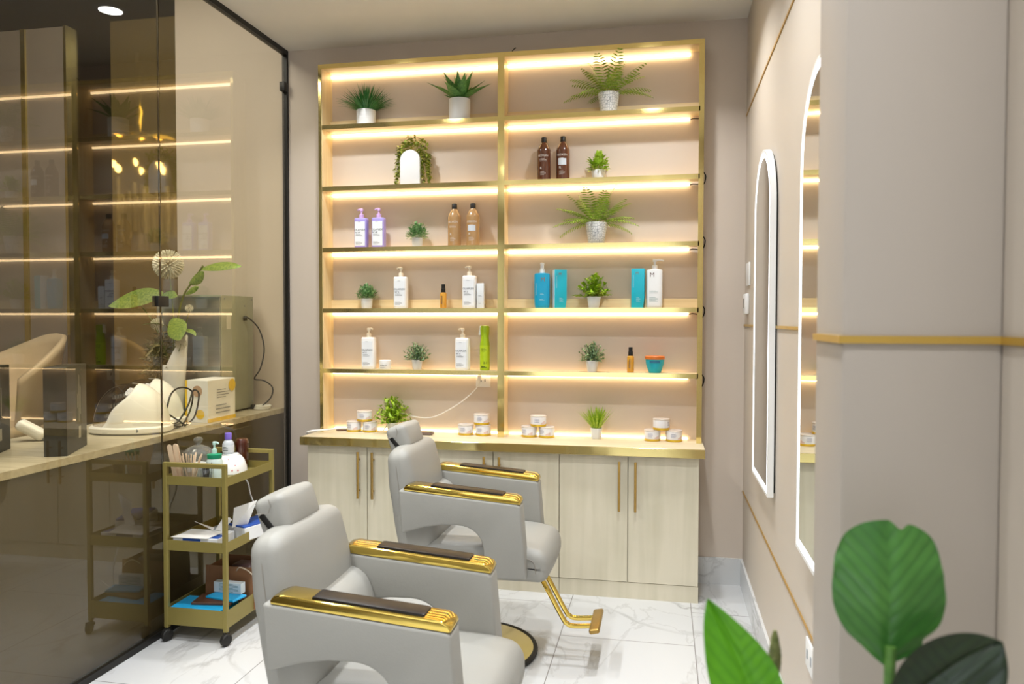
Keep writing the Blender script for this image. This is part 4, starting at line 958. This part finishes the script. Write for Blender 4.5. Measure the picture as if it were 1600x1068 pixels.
# yellow and white box
YEL = mat('yellow_print', '#e6c233', .45)
r = thing('appliance_box', 'white and yellow printed box on the counter beside the helmets', 'box', (-2.455, 3.82, zK), 0)
P3 = [(-2.54 + 2.455, 3.672 - 3.79), (-2.393 + 2.455, 3.655 - 3.79), (-2.40 + 2.455 - .005, 3.955 - 3.79 - .05), (-2.545 + 2.455, 3.97 - 3.79 - .05)]
P3 = [(-.085, -.118), (.062, -.135), (.068, .12), (-.08, .135)]
B().prism(P3, 0, .228, 'xy', .0015, 1).build('box', CARD, r)
B().b2(-.086, -.05, -.1195, -.1145, 0, .228).build('yellow_band', YEL, r)
B().prism([(.0635, -.137), (.0695, .121), (.066, .121), (.060, -.137)], .0, .02, 'xy').build('yellow_foot', YEL, r)
sd = B(); 
for k in range(12): pass
sd.lathe([(.004, 0), (.034, 0.001)], (0, 0, 0), 20); sd.xf(Matrix.Translation((.070, .085, .19)) @ Matrix.Rotation(PI / 2, 4, 'Y')); sd.build('yellow_badge', YEL, r, smooth=0)
sd = B().lathe([(.004, 0), (.026, 0.001)], (0, 0, 0), 20); sd.xf(Matrix.Translation((.012, -.1312, .045)) @ Matrix.Rotation(PI / 2, 4, 'X') ); sd.build('yellow_badge', YEL, r, smooth=0)
sd = B().lathe([(.004, 0), (.03, 0.001)], (0, 0, 0), 20); sd.xf(Matrix.Translation((-.005, -.130, .17)) @ Matrix.Rotation(PI / 2, 4, 'X')); sd.build('photo_print', mat('skin_tone_print', '#b99a80', .5), r, smooth=0)
lt = B(); lines_b(lt, (0, 0, .17), .12, 4, .004, .014); lines_b(lt, (0, 0, .085), .14, 3, .006, .02)
lt.xf(Matrix.Translation((.0685, .0, 0)) @ Matrix.Rotation(PI / 2 - .023, 4, 'Z')); lt.build('small_print', GREYP, r, smooth=0)
# black boxes
def black_box(loc, rz, label):
    r = thing('black_box', label, 'box', loc, rz, 'tall black product boxes on the counter')
    B().b2(-.0425, .0425, 0, .29, 0, .362, .0015, 1).build('box', mat('black_card', '#191714', .45, var=.03), r)
    lt = B(); text_b(lt, 'LIGHT THERAPY', .022, (0, 0, 0), rot=PI / 2); lt.bm.clear()
    for i, w in enumerate((.16, .10, .13)): lines_b(lt, (0, 0, 0), w, 1, .005); 
    lt.xf(Matrix.Rotation(-PI / 2, 4, 'Y')); lt.bm.clear()
    for i, (w, yy) in enumerate(((.20, .17), (.12, .19), (.06, .15))):
        lt.add([(.0430, yy, .12 + .03 * i), (.0430, yy + .006, .12 + .03 * i), (.0430, yy + .006, .12 + .03 * i + w), (.0430, yy, .12 + .03 * i + w)], [(0, 1, 2, 3)])
    lt.add([(.0430, .165, .05), (.0430, .195, .05), (.0430, .195, .10), (.0430, .165, .10)], [(0, 1, 2, 3)])
    lt.build('pale_print', mat('pale_grey_print', '#a7a39b', .5), r, smooth=0)
black_box((-2.41, 2.655, zK), .46, 'tall black box with pale print, standing whole in view on the counter')
black_box((-2.66, 2.505, zK), .46, 'tall black box cut off by the picture edge on the counter')
r = thing('white_handpiece', 'white handheld device lying on the counter behind the black box', 'device', (-2.83, 2.98, zK), .5)
B().cushion((0, 0, .05), (.13, .07, .05), .02, rot=(0, R(32), 0)).build('body', WPLAS, r, smooth=60); B().box((.055, 0, .018), (.07, .05, .03), None, .008).build('grille', GREYP, r)
# vase with flowers
r = thing('flower_vase', 'white horn shaped vase of calla leaves and flowers on the counter', 'vase', (-2.745, 3.885, zK))
b = B(); vs = []; fs = []; n = 24
rows = ((0, .055, .0), (.06, .058, .0), (.15, .066, .002), (.24, .074, .004), (.30, .078, .006))
for z, q, o_ in rows:
    for k in range(n):
        a = 2 * PI * k / n; zz = z + (z / .30) ** 2 * .17 * max(0, math.cos(a)) ** 1.0 * (1 if z > .1 else 0)
        vs.append((o_ + q * math.cos(a) * (1 + .12 * z / .3 * math.cos(a)), q * .8 * math.sin(a), zz))
for i in range(len(rows) - 1):
    for k in range(n): fs.append((i * n + k, i * n + (k + 1) % n, (i + 1) * n + (k + 1) % n, (i + 1) * n + k))
fs.append(tuple(range(n))); b.add(vs, fs)
vo = b.build('vase', WHITE, r, smooth=60); md = vo.modifiers.new('wall', 'SOLIDIFY'); md.thickness = .004
gl = greenmat('calla_green', '#4c6f24', '#93a548')
fb = B(); 
for k in range(420):
    az = rnd(0, 2 * PI); q = rnd(.0, 1) ** .7; t = rnd(0, 1)
    p = (-.055 - .045 * t + .05 * q * math.cos(az), .045 * q * math.sin(az) - .015, .43 - .24 * t + rnd(-.03, .05) + .03 * q * math.cos(az))
    blade(fb, p, dirv(rnd(0, 6.28), rnd(-.6, 1.2)), rnd(.045, .085), .012, .4, 4, side=(rnd(-1, 1), rnd(-.3, .3), rnd(-1, 1)))
fb.build('dry_tufts', greenmat('dry_moss', '#54492b', '#998a5c'), r, smooth=60)
b = B(); st = B()
st.tube(smoothpath([(.02, 0, .25), (.03, 0, .5), (.07, 0, .68), (.14, 0, .78), (.20, 0, .86)]), .006, 6); st.tube(smoothpath([(.0, 0, .25), (.01, 0, .5), (.0, 0, .7), (-.02, 0, .85)]), .0035, 6); st.tube(smoothpath([(-.03, 0, .25), (-.1, 0, .5), (-.2, 0, .64)]), .004, 6)
for p in ((-.10, -.04, .33), (-.06, -.05, .52), (.09, -.05, .42), (.13, -.03, .60)): st.tube([(0, 0, .25), p], .0025, 5)
st.build('stem', greenmat('stem_green', '#55602a', '#7c8440'), r)
blade(b, (.19, 0, .845), (1, -.1, .30), .27, .085, .5, 12, .3, side=(-.2, .75, .65)); blade(b, (.11, 0, .76), (.8, -.3, .5), .15, .075, .2, 8, .5, side=(-.5, .3, .8)); blade(b, (.10, -.02, .70), (.8, -.3, .6), .13, .05, .6, 8, .5, side=(-.5, .5, .7))
blade(b, (-.06, 0, .70), (-1, -.2, .05), .32, .13, .5, 14, -.2, side=(-.1, .55, .83)); blade(b, (-.06, 0, .70), (.8, -.3, .2), .14, .06, .6, 8, .3, side=(0, .6, .8)); blade(b, (.02, -.03, .56), (.5, -.4, -.35), .19, .12, .4, 8, .2, side=(.8, .2, .5)); blade(b, (.06, -.03, .5), (1, -.3, .1), .15, .07, .6, 8, .2); blade(b, (-.02, -.03, .52), (-.7, -.4, .3), .13, .07, .6, 8, .2)
b.build('leaf', gl, r, smooth=60)
fl = B()
def pom(c, q, nn):
    for k in range(nn):
        z = 1 - 2 * (k + .5) / nn; a = k * 2.39996; s_ = math.sqrt(1 - z * z); d = Vector((s_ * math.cos(a), s_ * math.sin(a), z)); fl.tube([Vector(c) + d * q * .3, Vector(c) + d * q * .93, Vector(c) + d * q], [.0008, q * .06, q * .03], 4)
pom((-.02, 0, .87), .085, 200); pom((-.10, -.04, .34), .028, 60); pom((-.06, -.05, .53), .036, 70); pom((.09, -.05, .42), .034, 70); pom((.13, -.03, .62), .024, 50)
fl.build('white_flower', mat('cream_petal', '#dcd8c8', .7), r, smooth=0)
# shell chair and crystal chandelier of the far room (the chandelier shows in the bronze mirror)
r = thing('shell_chair', 'beige curved shell chair in the room beyond the counter', 'chair', (-4.03, 4.06, 0))
def egg(p, u):
    return p
b = B(); vs = []; fs = []; n, m = 20, 10
for i in range(m + 1):
    t = i / m
    for k in range(n + 1):
        a = R(-125) + R(250) * k / n; q = .16 + .16 * t ** .7; top = .78 + (.62 - .28 * (abs(k / n - .5) * 2) ** 1.6 - .06 * math.sin(6 * k / n)) * t
        vs.append((math.sin(a) * q * 1.05, math.cos(a) * q, top if t > 0 else .78))
for i in range(m):
    for k in range(n): a = i * (n + 1) + k; fs.append((a, a + 1, a + n + 2, a + n + 1))
b.add(vs, fs); o = b.build('shell', mat('beige_shell', '#d9c3a3', .5), r, smooth=60); md = o.modifiers.new('wall', 'SOLIDIFY'); md.thickness = .03
B().cushion((0, 0, .80), (.40, .38, .09), .04).build('seat', mat('beige_fabric', '#cbb595', .8), r, smooth=60)
B().cyl((0, 0, .02), (0, 0, .78), .03).lathe([(.2, 0), (.2, .012), (.03, .03)], n=32).build('pedestal', GOLD, r)
CR = thin_glass('crystal', (.96, .93, .86), 1.9, 0.02); WARM = emit('chandelier_lamp', (1, .82, .55), 14)
r = thing('chandelier', 'crystal tube chandelier of the far room, mirrored in the bronze panel', 'chandelier', (-4.75, 2.7, 2.25))
B().lathe([(.40, .86), (.42, .865), (.42, .89), (.40, .895)], n=40).build('ceiling_plate', GOLD, r); B().cyl((0, 0, .89), (0, 0, 1.70), .02).build('stem', GOLD, r)
cr = B(); lm = B()
for k in range(40):
    a = k * 2.39996; q = .05 + .36 * math.sqrt(k / 40); z0 = -.15 + .5 * q + rnd(-.05, .05); x_, y_ = math.cos(a) * q, math.sin(a) * q
    cr.cyl((x_, y_, z0), (x_, y_, z0 + .42), .022, n=8)
for k in range(6): a = k * PI / 3; lm.lathe([(.012, 0), (.022, .02), (.022, .05), (.01, .07)], (math.cos(a) * .22, math.sin(a) * .22, .62), 12)
cr.build('crystal_rods', mat('crystal_white', '#e9e2cf', .08, .3), r)['kind'] = 'stuff'; lm.build('lamps', WARM, r)

# ------------------------------------------------------------------ foreground plant by the column
def split_leaf(b, prof, spine, wvec, nvec, cup=.12, top=0.0, notch=0.0):
    """prof: list of (t, left, right) half widths; spine: function t -> point; top/notch shape a blunt tip"""
    vs, fs = [], []; c = 9
    for t, wl, wr in prof:
        p = Vector(spine(t)); up = (Vector(spine(min(1, t + .02))) - Vector(spine(min(1, t + .02) - .02))).normalized(); k1 = max(0, (t - .5) / .5) ** 1.3
        for k in range(-c, c + 1):
            u = k / c; w = (wl if u < 0 else wr) * u; f = abs(w)
            rip = .0016 * math.sin(26 * t - 7 * abs(u)) * abs(u)
            lift = k1 * (top * (math.sqrt(max(0, 1 - u * u)) - .5) - notch * math.exp(-((u - .2) / .09) ** 2) * k1)
            vs.append(p + up * lift + Vector(wvec) * w + Vector(nvec) * (f * cup + rip - .004 * math.exp(-(u * 9) ** 2)))
    m = 2 * c + 1
    for i in range(len(prof) - 1):
        for k in range(m - 1): fs.append((i * m + k, i * m + k + 1, (i + 1) * m + k + 1, (i + 1) * m + k))
    b.add(vs, fs); return b
def leafmat(name, c, c2, rough, tr=0.25, cx=.03):
    m, nt, p = nodes_of(name)
    tc = N(nt, 'ShaderNodeTexCoord'); nz = N(nt, 'ShaderNodeTexNoise'); nz.inputs['Scale'].default_value = 14; nz.inputs['Detail'].default_value = 5; nt.links.new(tc.outputs['Object'], nz.inputs['Vector'])
    cr = N(nt, 'ShaderNodeValToRGB'); cr.color_ramp.elements[0].position = .3; cr.color_ramp.elements[1].position = .7; cr.color_ramp.elements[0].color = lin(c); cr.color_ramp.elements[1].color = lin(c2)
    nt.links.new(nz.outputs['Fac'], cr.inputs[0]); nt.links.new(cr.outputs[0], p.inputs['Base Color']); p.inputs['Roughness'].default_value = rough
    # side veins running up and out from the midrib
    sx = N(nt, 'ShaderNodeSeparateXYZ'); nt.links.new(tc.outputs['Object'], sx.inputs[0])
    def mth(op, a_, b_):
        n_ = N(nt, 'ShaderNodeMath', operation=op)
        for i_, q_ in enumerate((a_, b_)):
            if isinstance(q_, (int, float)): n_.inputs[i_].default_value = q_
            elif q_ is not None: nt.links.new(q_, n_.inputs[i_])
        return n_.outputs[0]
    ax_ = mth('ABSOLUTE', mth('SUBTRACT', sx.outputs['X'], cx), None)
    ph = mth('ADD', mth('SUBTRACT', sx.outputs['Z'], mth('MULTIPLY', ax_, 1.1)), mth('MULTIPLY', nz.outputs['Fac'], .012))
    vv = mth('POWER', mth('ABSOLUTE', mth('SINE', mth('MULTIPLY', ph, 190), None), None), .5)
    bp = N(nt, 'ShaderNodeBump'); bp.inputs['Strength'].default_value = .2; bp.inputs['Distance'].default_value = .002; nt.links.new(vv, bp.inputs['Height']); nt.links.new(bp.outputs[0], p.inputs['Normal'])
    mxc = N(nt, 'ShaderNodeMix', data_type='RGBA'); nt.links.new(cr.outputs[0], mxc.inputs[7]); mxc.inputs[6].default_value = tuple(x * .84 for x in lin(c)[:3]) + (1,)
    nt.links.new(vv, mxc.inputs[0]); nt.links.new(mxc.outputs[2], p.inputs['Base Color'])
    tl = N(nt, 'ShaderNodeBsdfTranslucent'); nt.links.new(cr.outputs[0], tl.inputs[0]); mx = N(nt, 'ShaderNodeMixShader'); mx.inputs[0].default_value = tr
    nt.links.new(p.outputs[0], mx.inputs[1]); nt.links.new(tl.outputs[0], mx.inputs[2]); nt.links.new(mx.outputs[0], nt.nodes['Material Output'].inputs[0]); return m
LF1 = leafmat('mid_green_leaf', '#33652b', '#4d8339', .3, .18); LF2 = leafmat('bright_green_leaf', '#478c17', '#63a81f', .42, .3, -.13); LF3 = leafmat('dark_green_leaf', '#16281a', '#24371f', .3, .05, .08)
r = thing('foliage_plant', 'broad leaved green plant in the foreground beside the column', 'potted plant', (.22, .90, 0))
B().lathe([(.12, 0), (.13, .01), (.16, .34), (.165, .36), (.15, .36), (.145, .32)], n=40).build('pot', WHITE, r); B().lathe([(.14, .32), (.144, .325)], n=30).build('soil', SOIL, r)
st = B().tube(smoothpath([(0, .02, .32), (.02, .01, .6), (.033, 0, .9), (.030, 0, 1.05), (.030, 0, 1.14)]), [.009] * 12 + [.007] * 13 if False else .0062, 8)
st.tube(smoothpath([(0, .0, .32), (-.02, -.01, .7), (-.07, -.01, .98), (-.088, -.01, 1.06)]), .005, 8); st.tube(smoothpath([(.01, .0, .32), (.03, -.03, .7), (.05, -.03, .98), (.055, -.03, 1.05)]), .005, 8); st.tube(smoothpath([(0, .02, .32), (-.05, .06, .7), (-.075, .07, .98), (-.082, .07, 1.08)]), .004, 8)
st.build('stem', greenmat('plant_stem_green', '#3f6b2c', '#5d8a3a'), r)
# big upright leaf with a notched tip: pixel width 18 cm tall 15
pr = [(0, .004, .004), (.05, .012, .014), (.1, .02, .030), (.16, .028, .040), (.22, .040, .036), (.28, .046, .047), (.36, .053, .056), (.46, .058, .060), (.56, .060, .061), (.66, .060, .060), (.74, .059, .059), (.82, .059, .058), (.88, .0585, .057), (.94, .0575, .056), (1.0, .0565, .055)]
split_leaf(B(), pr, lambda t: (.026 + .004 * t + .004 * t * t, .0 + .02 * t - .012 * math.sin(PI * t), 1.118 + .137 * t), (1, .05, -.02), (0.02, -1, .1), -.16, .040, .013).build('leaf', LF1, r, 'upright mid green rounded leaf with a notched tip', smooth=180, sub=2)
# bright leaf leaning towards the camera at the lower corner
pr = [(0, .03, .025), (.2, .042, .034), (.4, .046, .036), (.6, .040, .030), (.8, .026, .017), (.92, .013, .007), (1, .0008, .0008)]
split_leaf(B(), pr, lambda t: (-.104 - .062 * t ** 1.4, -.02 + .03 * t, 1.035 + .14 * t), (.92, .25, .32), (.2, -1, .1), .18).build('leaf', LF2, r, 'bright lime green pointed leaf', smooth=180, sub=2)
# dark leaf
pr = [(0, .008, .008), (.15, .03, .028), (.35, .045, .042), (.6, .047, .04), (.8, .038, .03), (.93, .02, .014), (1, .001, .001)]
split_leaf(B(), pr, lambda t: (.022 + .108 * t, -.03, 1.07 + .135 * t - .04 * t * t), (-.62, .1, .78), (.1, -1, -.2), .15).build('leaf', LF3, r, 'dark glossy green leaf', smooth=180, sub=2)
bd = B()
for i in range(14):
    for k in range(9):
        a = 2 * PI * (k + .5 * (i % 2)) / 9; z = .0042 * i; q = .0068 * math.sin(PI * min(1, (i + 3) / 17)) ; bd.lathe([(.0004, -.002), (.0018, 0), (.0004, .002)], (-.082 + math.cos(a) * q, .07 + math.sin(a) * q, 1.062 + z), 6)
bd.lathe([(.003, 1.05), (.0055, 1.08), (.005, 1.11), (.002, 1.12)], (-.082, .07, 0), 12); bd.build('flower_spike', greenmat('spike_olive', '#4f5a2a', '#8d8f5a'), r)
